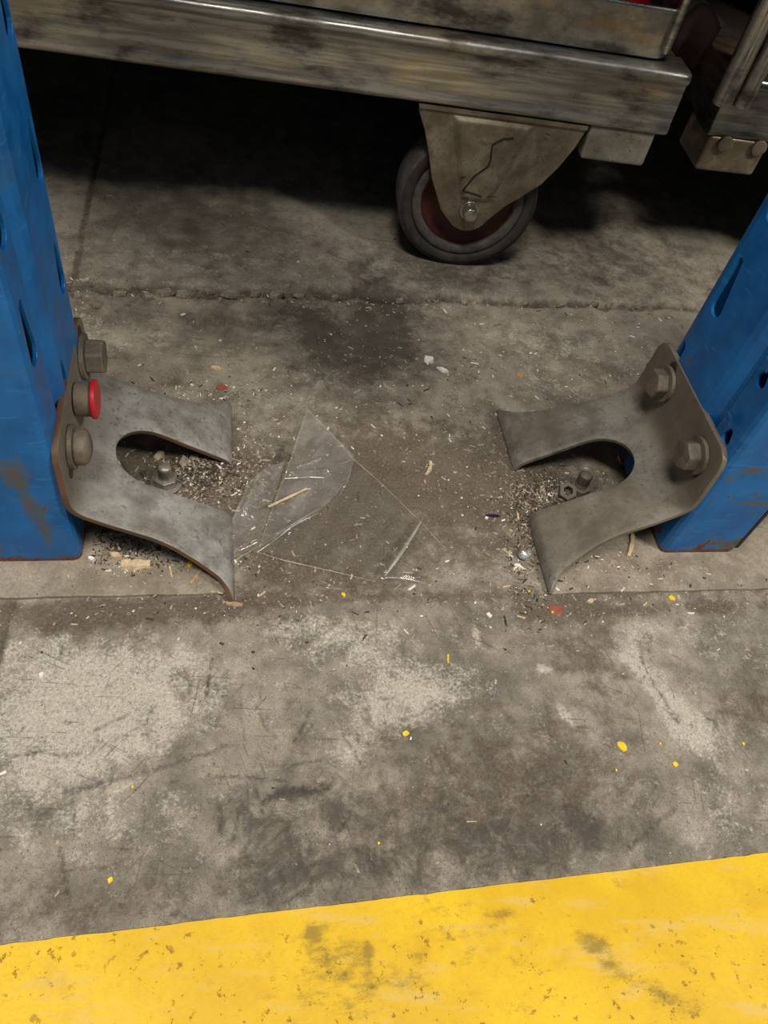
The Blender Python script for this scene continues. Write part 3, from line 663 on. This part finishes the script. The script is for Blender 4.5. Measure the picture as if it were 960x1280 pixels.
def caster(cart, x, y, detail=True, top=.175):
    """x = wheel centre, y = local y of the fork's front plate"""
    R = .075; zc = R+.0005
    half = [(-.072,.1745),(-.0715,.168),(-.062,.150),(-.054,.128),(-.046,.104),(-.038,.088),(-.030,.072),(-.0235,.062)]
    arc = [(.024*math.cos(a), zc+.024*math.sin(a)) for a in np.linspace(PI*1.22, PI*1.86, 9)]
    rt = [(.036,.083),(.050,.095),(.068,.112),(.080,.131),(.090,.152),(.0955,.1705),(.0955,.1745)]
    out = half[:-1] + arc + rt
    bm = poly_bm([(x+a, b) for a, b in out], .003, lambda p, q, w: (p, y+w-.006*max(0, 1-q/.175)+.006, q), None)
    f = bm_obj('caster_fork', bm, M['cast_zinc'], cart); mod_bevel(f, .0009, 2)
    # pressed central panel, raised trapezoid
    o = bmesh.new()
    outer = [(x-.040,.169),(x+.046,.169),(x+.020,.085),(x-.013,.085)]; inner = [(x-.032,.165),(x+.037,.165),(x+.014,.091),(x-.007,.091)]
    yy = lambda q, e: y-.006*max(0, 1-q/.175)+.006-e
    A = [o.verts.new((p, yy(q, -.0005), q)) for p, q in outer]; B = [o.verts.new((p, yy(q, .0035), q)) for p, q in inner]
    for i in range(4): o.faces.new((A[i], A[(i+1) % 4], B[(i+1) % 4], B[i]))
    o.faces.new(B); pf = bm_obj('pressed_panel', o, M['cast_zinc'], f); b = pf.modifiers.new('bevel','BEVEL'); b.width=.0016; b.segments=3; b.limit_method='ANGLE'; b.angle_limit=.2
    for q in pf.data.polygons: q.use_smooth = True
    bm = poly_bm([(x+a, b) for a, b in out], .003, lambda p, q, w: (p, y+.062+w, q), None)
    bm_obj('rear_fork_plate', bm, M['cast_zinc'], f)
    bm_obj('top_plate', box_bm(x-.072, x+.0955, y+.004, y+.064, .1715, .1745), M['cast_zinc'], f)
    wheel(f, x, y+.0150, zc, R, .038)
    ax = bm_obj('axle_bolt', prism_bm(28, .0105, .003, '-Y', (x, y+.0035, zc)), M['chrome'], f); mod_bevel(ax, .0008)
    ax = bm_obj('axle_nut', prism_bm(24, .0080, .009, '-Y', (x, y+.0006, zc), r2=.0074, dome=.002), M['chrome'], f); mod_bevel(ax, .0008)
    bm_obj('axle', prism_bm(16, .005, .055, '-Y', (x, y+.060, zc)), M['chrome'], f)
    return f
cart = empty('trolley', (.42, .7145, 0), CROT); tag(cart, 'galvanised steel trolley with a long scuffed front rail over a red-rimmed caster', 'trolley')
c_rail(cart, -.95, 0, .175, .233, M['rail'])
rail(-.95, -.90, .04, .64, .175, .233, M['rail_dull'], cart, 'side_rail'); rail(-.045, -.002, .04, .64, .177, .232, M['rail_dull'], cart, 'side_rail')
rail(-.95, 0, .64, .70, .175, .233, M['rail_dull'], cart, 'rear_rail')
rail(-.91, -.03, .02, .66, .212, .218, M['dark'], cart, 'deck', .001)
fk = caster(cart, -.1765, -.004)
caster(cart, -.79, -.004)
for xx in (-.79, -.1765):
    f2 = caster(cart, xx, .62)
# scribbled marker line on the fork
pts_px = [(641.7,172.7),(630,173.3),(616,180.7),(614,192),(613.3,200),(610,208.3),(593.3,220),(578.3,238.3),(590,241.5),(601.7,245.7)]
def to_fork(u, v, yl=-.0035+.003):
    # intersect the view ray with the pressed panel's plane in the trolley's frame
    r = ray(u, v); c_, s_ = math.cos(-CROT), math.sin(-CROT)
    o = np.array([0-.42, 0-.7145]); ol = np.array([c_*o[0]-s_*o[1], s_*o[0]+c_*o[1]]); rl = np.array([c_*r[0]-s_*r[1], s_*r[0]+c_*r[1]])
    t = (yl-ol[1])/rl[1]
    for _ in range(4):
        z = CAMH+r[2]*t; t = (-.004-.006*max(0, 1-z/.175)+.006-.0036-ol[1])/rl[1]
    return (ol[0]+rl[0]*t, ol[1]+rl[1]*t, CAMH+r[2]*t)
bm = bmesh.new()
tube_bm([to_fork(*p) for p in pts_px], .0010, 5, bm)
for a, b in (((575,221),(583,221.5)),((577,247),(586,248.5)),((682,167),(688,169)),((608,246),(620,246))): tube_bm([to_fork(*a), to_fork(*b)], .0005, 5, bm)
o = bm_obj('marker_scribble', bm, M['ink'], fk); o['label'] = 'zigzag black marker line'
# square leg stub under the rail
blk = bm_obj('leg_stub', box_bm(-.077, -.009, .004, .060, .141, .176), M['block'], cart); mod_bevel(blk, .0035, 3)
bm_obj('stub_bolt', prism_bm(16, .010, .004, 'Z', (-.045, .03, .1375), dome=0), M['bolt_clean'], blk)
# a far leg seen as a faint shape in the dark
p = pz(193, 130, .06)
# tray on the trolley
tray = empty('steel_tray', (.42, .7145, 0.2338), CROT); tag(tray, 'shallow shiny steel tray with a rolled rim lying on the near trolley\'s rail', 'tray')
def rrect(x0, x1, y0, y1, r, n=8):
    out = []
    for cx, cy, a0 in ((x1-r, y0+r, -PI/2), (x1-r, y1-r, 0), (x0+r, y1-r, PI/2), (x0+r, y0+r, PI)):
        out += [(cx+r*math.cos(a0+PI/2*k/n), cy+r*math.sin(a0+PI/2*k/n)) for k in range(n+1)]
    return out
def ring_wall(levels):
    bm = bmesh.new(); L = []
    for (ins, z) in levels:
        L.append([bm.verts.new((x, y, z)) for x, y in rrect(-.92+ins, -.020-ins, .018+ins, .60-ins, .016-min(ins, .012))])
    for a, b in zip(L, L[1:]):
        n = len(a)
        for i in range(n): bm.faces.new((a[i], a[(i+1) % n], b[(i+1) % n], b[i]))
    bm.faces.new(L[0][::-1]); bm.faces.new(L[-1]); return bm
o = bm_obj('tray_body', ring_wall([(.002,.0012),(0,.003),(0,.0405),(.0006,.0425),(.002,.0434),(.004,.0430),(.0055,.0415),(.006,.038),(.006,.006)]), M['sheet'], tray, True)
b = o.modifiers.new('wn', 'WEIGHTED_NORMAL')
rail(-.030, -.0225, .0165, .030, .006, .20, M['rail'], tray, 'corner_post', .0035)
crate = empty('red_crate', (.42, .7145, .2405), CROT); tag(crate, 'red plastic crate standing in the steel tray', 'crate')
bm = bmesh.new(); L = []
for ins, z in ((.004,.0),(0,.004),(-.002,.16),(.004,.16),(.006,.006)): L.append([bm.verts.new((x, y, z)) for x, y in rrect(-.60+ins, -.045-ins, .040+ins, .55-ins, .015)])
for a, b_ in zip(L, L[1:]):
    n = len(a)
    for i in range(n): bm.faces.new((a[i], a[(i+1) % n], b_[(i+1) % n], b_[i]))
bm.faces.new(L[0][::-1]); bm.faces.new(L[-1]); bm_obj('crate_shell', bm, M['crate'], crate)
o = bm_obj('crate_rib', box_bm(-.59, -.055, .036, .041, .07, .076), M['crate'], crate)

# second trolley to the right
c2 = empty('trolley', (.468, .722, 0), math.radians(-2.5)); tag(c2, 'second galvanised trolley at the right edge, with two upright tubes at its corner', 'trolley')
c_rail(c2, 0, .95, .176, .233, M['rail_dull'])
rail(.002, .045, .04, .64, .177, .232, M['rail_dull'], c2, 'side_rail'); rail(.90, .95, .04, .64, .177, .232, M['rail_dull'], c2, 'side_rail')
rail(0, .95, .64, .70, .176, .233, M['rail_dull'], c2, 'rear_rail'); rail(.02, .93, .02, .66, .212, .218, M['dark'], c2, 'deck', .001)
b2 = bm_obj('leg_stub', box_bm(.004, .070, .002, .060, .141, .177), M['cast_zinc'], c2); mod_bevel(b2, .0035, 3)
for k, xx in enumerate((.022, .060)): bm_obj('stub_bolt', prism_bm(16, .008, .004, '-Y', (xx, .003, .171), dome=.001), M['bolt'], b2)
for xx in (.33, .80):
    for yy in (-.004, .62): caster(c2, xx, yy)
for (x0, r_, nm, mt) in ((-.0165, .0095, 'corner_tube', M['tube']), (.0035, .0082, 'corner_tube', M['tube'])):
    bm = prism_bm(28, r_, .53, 'Z', (x0, -.024, .2175)); o = bm_obj(nm, bm, mt, c2)
    for p_ in o.data.polygons: p_.use_smooth = True
    bb = o.modifiers.new('bevel', 'BEVEL'); bb.width = .0012; bb.segments = 2; bb.limit_method = 'ANGLE'
for z_ in (.36, .60): bm_obj('tube_clamp', box_bm(-.024, .05, -.026, .012, z_, z_+.02), M['rail_dull'], c2)
bm_obj('corner_post', box_bm(.006, .040, .002, .036, .233, .74), M['rail_dull'], c2)
crate2 = empty('red_crate', (.468, .722, .2335), math.radians(-2.5)); tag(crate2, 'dim red crate on the second trolley, behind the upright tubes', 'crate')
bm = box_bm(.16, .60, .16, .55, 0, .17); o = bm_obj('crate_shell', bm, M['crate'], crate2); mod_bevel(o, .006, 3)
# dim curved panel hanging in the gap between the trolleys
bm = bmesh.new(); cp = []
for i in range(13):
    t = i/12; cp.append((.424+.036*t, .775+.012*math.sin(t*PI), .245+.022*math.sin(t*PI*.9)))
A = [bm.verts.new(p_) for p_ in cp]; B = [bm.verts.new((p_[0]+.001, p_[1]+.012, .215)) for p_ in cp]
for i in range(12): bm.faces.new((A[i], A[i+1], B[i+1], B[i]))
o = bm_obj('wrapped_bundle', bm, M['crate_dark'], None, True); mod_solid(o, .012, 0); tag(o, 'dim reddish brown curved wrap in the gap between the two trolleys', 'bundle')

# ------------------------------------------------------------------ wall and slab added out of view (keep the far end of the bay dark)
wall = bm_obj('wall_back', box_bm(-2.4, 2.9, 2.4, 2.5, 0, 2.6), M['dark']); tag(wall, 'dark wall behind the trolleys', kind='structure')

deck = bm_obj('ceiling', box_bm(-2.4, 2.9, .468, 2.4, .80, .84), M['dark']); tag(deck, 'dark underside of the loaded rack level above the bay', kind='structure')

# ------------------------------------------------------------------ PLASTIC FILM
def film_patch(name, px, mat, parent, zf, nz=.0006, ridge=None):
    P = [pz(u, v, .002) for u, v in px]
    bm = bmesh.new(); bm.faces.new([bm.verts.new(p) for p in P])
    bmesh.ops.triangulate(bm, faces=bm.faces[:]); 
    for _ in range(5): bmesh.ops.subdivide_edges(bm, edges=bm.edges[:], cuts=1, use_grid_fill=True)
    bmesh.ops.remove_doubles(bm, verts=bm.verts[:], dist=1e-6)
    for v in bm.verts:
        x, y = v.co.x, v.co.y
        n_ = fbm(np.array([x]), np.array([y]), 28, 19, 3)[0]
        z = max(zf(x, y), fz(x, y)+.0004) + nz*(n_)*4
        if ridge:
            for (a, b, h, w) in ridge:
                A = np.array(pz(*a)[:2]); Bq = np.array(pz(*b)[:2]); q = np.array([x, y]); d = Bq-A
                t = np.clip(np.dot(q-A, d)/np.dot(d, d), 0, 1); dist = np.linalg.norm(q-A-d*t); z += h*math.exp(-(dist/w)**2)
        v.co.z = z
    return bm_obj(name, bm, mat, parent, True)
film = empty('plastic_film', (0, 0, 0)); tag(film, 'crumpled clear plastic film lying folded between the two brackets', 'plastic film')
R_ = [((525,653),(480,721), .006, .0022), ((502,722),(533,729), .003, .0015)]
film_patch('sheet', [(385,512),(442,574),(490,617),(527,653),(557,685),(545,712),(533,730),(500,735),(440,719),(400,708),(322,689),(345,620),(365,570)], M['film'], film, lambda x, y: .0016, ridge=R_)
film_patch('folded_flap', [(383,514),(412,543),(442,574),(436,600),(420,622),(400,642),(365,664),(323,688),(338,640),(358,592),(370,555)], M['film2'], film, lambda x, y: .0042, .0009,
     ridge=[((362,598),(408,594), .003, .002), ((398,642),(345,674), .0035, .0025), ((345,600),(400,578), .0022, .0015)])
film_patch('side_flap', [(356,580),(334,586),(310,610),(288,657),(292,701),(305,694),(322,688),(340,632)], M['film2'], film, lambda x, y: .0038, .0009,
     ridge=[((322,600),(305,645), .003, .003), ((300,690),(320,680), .003, .0016)])
def crease(pts, r, nm='crease', mt='crease', z=.0065):
    P = [pz(u, v, z + (.0008 if i % 2 else 0)) for i, (u, v) in enumerate(pts)]
    bm = bmesh.new(); n = len(P)
    # flat whitened fold, painted glare on the main one, thin and slightly humped
    for i in range(n-1):
        a = Vector(P[i]); b = Vector(P[i+1]); d = (b-a).normalized(); s_ = d.cross(Vector((0,0,1)))*r; ka = .3+.7*math.sin(PI*(i/(n-1)*.85+.1)); kb = .3+.7*math.sin(PI*((i+1)/(n-1)*.85+.1))
        q = [bm.verts.new(a-s_*ka), bm.verts.new(b-s_*kb), bm.verts.new(b+Vector((0,0,r*.6*kb))), bm.verts.new(a+Vector((0,0,r*.6*ka))), bm.verts.new(a+s_*ka), bm.verts.new(b+s_*kb)]
        bm.faces.new((q[0], q[1], q[2], q[3])); bm.faces.new((q[3], q[2], q[5], q[4]))
    return bm_obj(nm, bm, M[mt], film)
crease([(526,652),(519,664),(512,675),(505,686),(497,698),(489,709),(481,720)], .0013, mt='streak', z=.0095)
crease([(481,722),(495,722),(512,724),(524,727),(533,730)], .0006, z=.0065)
crease([(504,715),(516,716)], .0007, z=.0075)
crease([(385,512),(412,540),(442,574),(470,598),(490,617)], .0005, z=.0058)
crease([(490,617),(510,637),(527,653),(540,668),(557,685)], .0004, z=.004)
crease([(356,598),(372,597),(388,596),(405,597)], .0007, z=.0095)
crease([(398,641),(388,646),(375,652),(362,660),(350,670)], .0008, z=.0095)
crease([(350,670),(336,680),(322,690)], .0005, z=.009)
crease([(385,512),(372,548),(358,590),(340,638),(322,690)], .0004, z=.006)
crease([(442,574),(436,598),(424,620)], .0004, z=.007)
crease([(424,580),(434,577),(442,574)], .0006, z=.007)
crease([(292,701),(304,694),(320,685)], .0006, z=.007)
crease([(322,690),(350,699),(380,706),(420,715),(470,727)], .0003, z=.004)

# ------------------------------------------------------------------ DEBRIS
def on_ground(u, v, z=None):
    p = pz(u, v, 0.0)
    x, y = p[0], p[1]
    if (-.42 < x < -.0045 or .2485 < x < .62) and .303 < y < .362: z0 = PZ
    else: z0 = fz(x, y)
    p = pz(u, v, z0); return p[0], p[1], z0
def fleck_mesh(n, rx, ry, t, seed):
    r = random.Random(seed); bm = bmesh.new()
    pts = [(rx*math.cos(2*PI*i/n)*(1+r.uniform(-.28,.28)), ry*math.sin(2*PI*i/n)*(1+r.uniform(-.28,.28))) for i in range(n)]
    b = [bm.verts.new((x, y, 0)) for x, y in pts]; c = [bm.verts.new((x*.85, y*.85, t*(1+r.uniform(-.3,.3)))) for x, y in pts]
    bm.faces.new(b[::-1]); bm.faces.new(c)
    for i in range(n): bm.faces.new((b[i], b[(i+1) % n], c[(i+1) % n], c[i]))
    return bm
def fleck(name, u, v, rx, ry, t, ang, mat, label, cat, group=None, n=9, tilt=(0,0), dz=0):
    x, y, z = on_ground(u, v); o = bm_obj(name, fleck_mesh(n, rx, ry, t, int(u*7+v)), M[mat])
    o.location = (x, y, z+dz); o.rotation_euler = (tilt[0], tilt[1], ang); return tag(o, label, cat, group)
def splinter(u0, v0, u1, v1, w, t, mat, label, z=0.0, bend=.0, name='wood_splinter', cat='splinter', group=None):
    a = on_ground(u0, v0); b = on_ground(u1, v1); A = Vector((a[0], a[1], max(a[2], b[2])+z)); B = Vector((b[0], b[1], max(a[2], b[2])+z))
    d = B-A; L = d.length; bm = bmesh.new(); n = 6; loops = []
    for i in range(n+1):
        k = i/n; ww = w*(.5+.5*math.sin(PI*min(1, .25+k*.6)))*(1+.2*math.sin(i*2.3)); x = L*k; yo = bend*math.sin(PI*k)
        loops.append([bm.verts.new(q) for q in ((x, yo-ww, 0), (x, yo+ww, 0), (x, yo+ww*.7, t), (x, yo-ww*.7, t*.8))])
    for p_, q_ in zip(loops, loops[1:]):
        for k in range(4): bm.faces.new((p_[k], p_[(k+1) % 4], q_[(k+1) % 4], q_[k]))
    bm.faces.new(loops[0][::-1]); bm.faces.new(loops[-1])
    o = bm_obj(name, bm, M[mat]); o.location = A; o.rotation_euler = (0, 0, math.atan2(d.y, d.x)); return tag(o, label, cat, group)

splinter(335, 641, 383, 618, .0010, .0010, 'wood', 'long thin pale wood splinter lying across the folded plastic film', z=.0075)
splinter(152, 706, 188, 706, .0040, .003, 'wood', 'blocky pale wood chip on the base plate between left upright and bracket tip', name='wood_chip', cat='wood chip')
fleck('wood_chip', 145, 696, .0048, .0024, .003, -.35, 'wood', 'rounded cream wood chip just left of the blocky chip by the left bracket', 'wood chip')
fleck('pebble', 115, 700, .0028, .002, .0025, -.5, 'white', 'small white pebble beside the foot of the left upright', 'pebble')
splinter(283, 754, 303, 757, .0020, .0014, 'wood_tan', 'tan splinter lying at the front corner of the left base plate')
splinter(212, 708, 215, 722, .0010, .001, 'wood', 'thin upright-lying splinter below the edge of the left bracket')
splinter(238, 730, 252, 712, .0014, .001, 'wood_tan', 'tan splinter under the outer end of the left bracket')
splinter(790, 668, 785, 696, .0022, .002, 'wood', 'pale wood splinter under the front edge of the right bracket', name='wood_splinter', bend=.001)
x, y, z = on_ground(654, 697)
bm = bmesh.new(); bmesh.ops.create_icosphere(bm, subdivisions=2, radius=.0052); rr = random.Random(3)
for v in bm.verts: v.co *= rr.uniform(.72, 1.15); v.co.z = max(v.co.z*.75, -.0035)
o = bm_obj('foil_ball', bm, M['foil']); o.location = (x, y, z+.0036); tag(o, 'small crumpled grey foil ball left of the right bracket\'s front tip', 'foil ball')
fleck('paper_scrap', 648, 708, .004, .0016, .0012, -.4, 'white', 'white paper scrap just below the foil ball', 'paper scrap')
fleck('wrapper_scrap', 616, 645, .0060, .0014, .0012, -.1, 'navy', 'tiny dark blue wrapper scrap on the floor left of the right bracket', 'wrapper scrap')
fleck('white_speck', 608, 648, .0018, .0012, .0012, .5, 'white', 'white crumb beside the dark blue wrapper scrap', 'speck', dz=.0004)
splinter(538, 577, 532, 594, .0018, .0016, 'wood', 'curled pale wood shaving on the floor between film and right bracket', bend=.0016, name='wood_shaving', cat='wood shaving')
fleck('wood_shaving', 531, 603, .0014, .0030, .0014, 0, 'wood_tan', 'short wood shaving just below the curled one', 'wood shaving')
fleck('red_flake', 277, 485, .0052, .0036, .0014, .3, 'redfleck', 'flat reddish flake on the floor behind the left bracket', 'flake')
fleck('leaf_fragment', 271, 460, .0060, .0024, .0012, -.2, 'wood', 'dry pale leaf fragment behind the left bracket', 'leaf fragment', n=11)
fleck('plaster_chip', 536, 450, .0055, .0050, .0022, .1, 'white', 'largest white plaster chip on the floor behind the plastic film', 'plaster chip', n=12)
fleck('plaster_chip', 554, 463, .0062, .0030, .0018, -.6, 'white', 'jagged white plaster chip right of the largest one', 'plaster chip', n=11)
fleck('leaf_fragment', 650, 470, .0048, .0052, .002, .3, 'wood_tan', 'crinkled tan leaf fragment on the floor behind the right bracket', 'leaf fragment', n=12)
fleck('tape_scrap', 617, 406, .0085, .0022, .001, .1, 'chip', 'pale curled scrap near the joint in front of the caster', 'scrap')
fleck('red_stain_flake', 695, 762, .0065, .0050, .0007, 0, 'redfleck', 'rust-red flake pressed into the floor below the right bracket\'s tip', 'flake', n=12)
fleck('paper_scrap', 738, 752, .0035, .0028, .0015, .3, 'wood', 'cream scrap in front of the right base plate\'s edge', 'paper scrap', n=5)
fleck('white_speck', 611, 769, .0022, .0030, .001, .6, 'white', 'bright white flake on bare concrete below the gap between the brackets', 'speck')
fleck('white_speck', 52, 844, .0018, .0020, .001, 0, 'white', 'single white flake on the pale concrete at the left edge', 'speck')
splinter(583, 1027, 596, 1027, .0004, .0006, 'wood', 'hair-thin pale splinter on the dark stain above the yellow line')
YF = [(507, 917, .0026, 'yellow paint drop on the middle of the scuffed concrete'), (777, 933, .0036, 'largest yellow paint drop, right of centre above the yellow line'),
 (844, 955, .0022, 'yellow paint drop below and right of the largest one'), (770, 963, .0010, 'tiny yellow paint dot just below the largest drop'),
 (825, 930, .0010, 'tiny yellow paint dot right of the largest drop'), (929, 930, .0014, 'small yellow paint dot near the right edge'),
 (138, 1100, .0018, 'yellow paint dot above the left end of the yellow line'), (166, 984, .0010, 'tiny yellow paint dot on the pale left concrete'),
 (473, 1054, .0010, 'tiny yellow paint dot above the middle of the yellow line'), (429, 744, .0020, 'yellow paint crumb just below the plastic film'),
 (237, 706, .0026, 'yellow paint crumb under the curved edge of the left bracket'), (839, 748, .0030, 'yellow paint crumb at the front edge of the right base plate'),
 (661, 740, .0010, 'tiny yellow crumb just left of the right bracket\'s front tip'), (690, 766, .0012, 'tiny yellow crumb on the rust-red flake')]
for u, v, r_, lb in YF:
    fleck('paint_fleck', u, v, r_, r_*.9, .0005 if v > 800 else .0012, u*.1, 'yfleck', lb, 'paint fleck', 'yellow paint flecks on the concrete', n=8, dz=.0003)
splinter(560, 818, 560, 829, .0008, .0006, 'yfleck', 'thin upright stroke-shaped yellow paint chip left of the pale streaks', name='paint_fleck', cat='paint fleck', group='yellow paint flecks on the concrete')
# paint flecks stuck on left bracket and upright
# broken concrete pieces lying in the joint
CH = [(205,368,.011,.0055),(232,371,.009,.005),(286,371,.008,.006),(262,366,.006,.004),(185,373,.006,.004),(320,369,.007,.005),(345,371,.009,.005),(375,372,.007,.004),(150,369,.006,.004),(580,380,.005,.004),(500,378,.005,.003),(120,384,.005,.004),(700,383,.005,.003),(742,382,.006,.0035),(655,381,.004,.003),(98,372,.004,.004),(420,374,.006,.0035)]
CHL = {0: 'longest pale concrete chip in the cracked joint, behind the left bracket', 1: 'second longest concrete chip in the joint, just right of the longest', 2: 'squarish concrete chip in the joint beside the dark gap', 9: 'concrete chip in the joint directly in front of the caster wheel', 15: 'concrete chip at the joint\'s left end, against the blue upright', 13: 'rightmost concrete chip in the cracked joint'}
for i, (u, v, a, b) in enumerate(CH):
    x, y, z = on_ground(u, v); o = bm_obj('concrete_chip', fleck_mesh(7, a*.95, b*.85, .0042, 50+i), M['chip']); o.location = (x, y, z+.0002); o.rotation_euler = (random.uniform(-.3,.2), random.uniform(-.2,.2), random.uniform(-.3,.3))
    tag(o, CHL.get(i, 'broken chip of pale concrete lying in the cracked joint across the floor'), 'concrete chip', 'concrete chips in the cracked joint')
# shards lying in the left fork
for i, (u, v, a, b, an, lb) in enumerate(((234,583,.006,.010,.5,'flat pale shard leaning right of the left anchor bolt'),(243,578,.005,.009,-.3,'second flat shard, rightmost inside the left fork'),(200,571,.006,.004,.8,'greyish shard behind the left anchor bolt'))):
    x, y, z = on_ground(u, v); o = bm_obj('shard', fleck_mesh(5, a, b, .0014, 90+i), M['chip']); o.location = (x, y, z+.0015); o.rotation_euler = (.25, -.2, an); tag(o, lb, 'shard')

# loose grit and dust crumbs: nobody could count them
GV, GF, GM = [], [], []
GMATS = ['tangrit', 'dirtgrit', 'white', 'wood']
def grit(n, spots, mats, smin, smax, seed):
    r = np.random.default_rng(seed); V, Fc, MI = GV, GF, GM
    wts = np.array([s_[4] for s_ in spots], float); wts /= wts.sum(); pick = r.choice(len(spots), n, p=wts)
    for k in pick:
        u, v, rx, ry, _ = spots[k]; c = pz(u, v)
        x = c[0]+r.normal()*rx; y = c[1]+r.normal()*ry
        if x < -.26 or x > .6 or y < .02 or y > 1.0: continue
        if x < -.104 and y < .48 and y > .328: continue
        if x > .346 and x < .44 and .328 < y < .48: continue
        z = PZ if ((-.42 < x < -.0045 or .2485 < x < .62) and .3 < y < .362) else fz(x, y)
        s_ = smin*(smax/smin)**(r.random()**2.2); el = 1+r.random()**3*3; an = r.random()*PI; ca, sa = math.cos(an), math.sin(an)
        b = len(V); h = s_*.8
        for (p, q, w) in ((-el, -.7, 0), (el*.8, -.8, 0), (el, .6, 0), (-el*.7, .8, 0), (-.2, 0, h/s_)):
            p *= s_*(.7+.5*r.random()); q *= s_*(.7+.5*r.random())
            V.append((x+p*ca-q*sa, y+p*sa+q*ca, z+.0001+w*s_*(.6+.6*r.random())))
        for f in ((0,1,4), (1,2,4), (2,3,4), (3,0,4)): Fc.append(tuple(b+i for i in f))
        mi = r.choice(len(mats), p=[m_[1] for m_ in mats]); MI += [GMATS.index(mats[mi][0])]*4
SP = [(450,600,.13,.08,3),(560,520,.10,.05,2.5),(500,440,.12,.05,2),(250,600,.035,.022,3),(690,620,.04,.025,2.5),(180,700,.05,.012,2),(310,560,.015,.05,1.6),(640,620,.02,.06,1.6),
      (220,490,.05,.008,2.0),(720,440,.10,.04,1.6),(300,372,.20,.008,2.2),(600,380,.18,.010,1.2),(250,760,.10,.012,1.2),(660,730,.05,.03,1.5),(850,745,.08,.012,1.5),(800,710,.05,.008,1.0),
      (480,730,.12,.03,1.5),(250,310,.15,.05,.6),(500,950,.25,.09,1.0),(330,660,.03,.05,1.2),(130,410,.05,.04,.6),(600,450,.02,.02,.5),(815,470,.02,.006,.8)]
grit(8000, SP, (('tangrit', .60), ('dirtgrit', .15), ('white', .14), ('wood', .11)), .00028, .0013, 5)
HEAP = [(262,598,.016,.013,3),(225,600,.02,.012,1.5),(675,628,.016,.014,2),(700,622,.02,.012,1.2),(140,680,.02,.008,1.5),(190,700,.03,.007,1.5),(655,655,.006,.02,1),(655,720,.006,.02,1)]
grit(2600, HEAP, (('dirtgrit', .66), ('tangrit', .28), ('wood', .04), ('white', .02)), .0004, .0013, 9)
me = bpy.data.meshes.new('floor_grit'); me.from_pydata(GV, [], GF); me.update()
for k in GMATS: me.materials.append(M[k])
me.polygons.foreach_set('material_index', np.array(GM, dtype=np.int32)); o = link(bpy.data.objects.new('floor_grit', me))
tag(o, 'loose grit, dirt crumbs and tiny chips scattered over the floor and heaped in the forks', 'grit', kind='stuff')
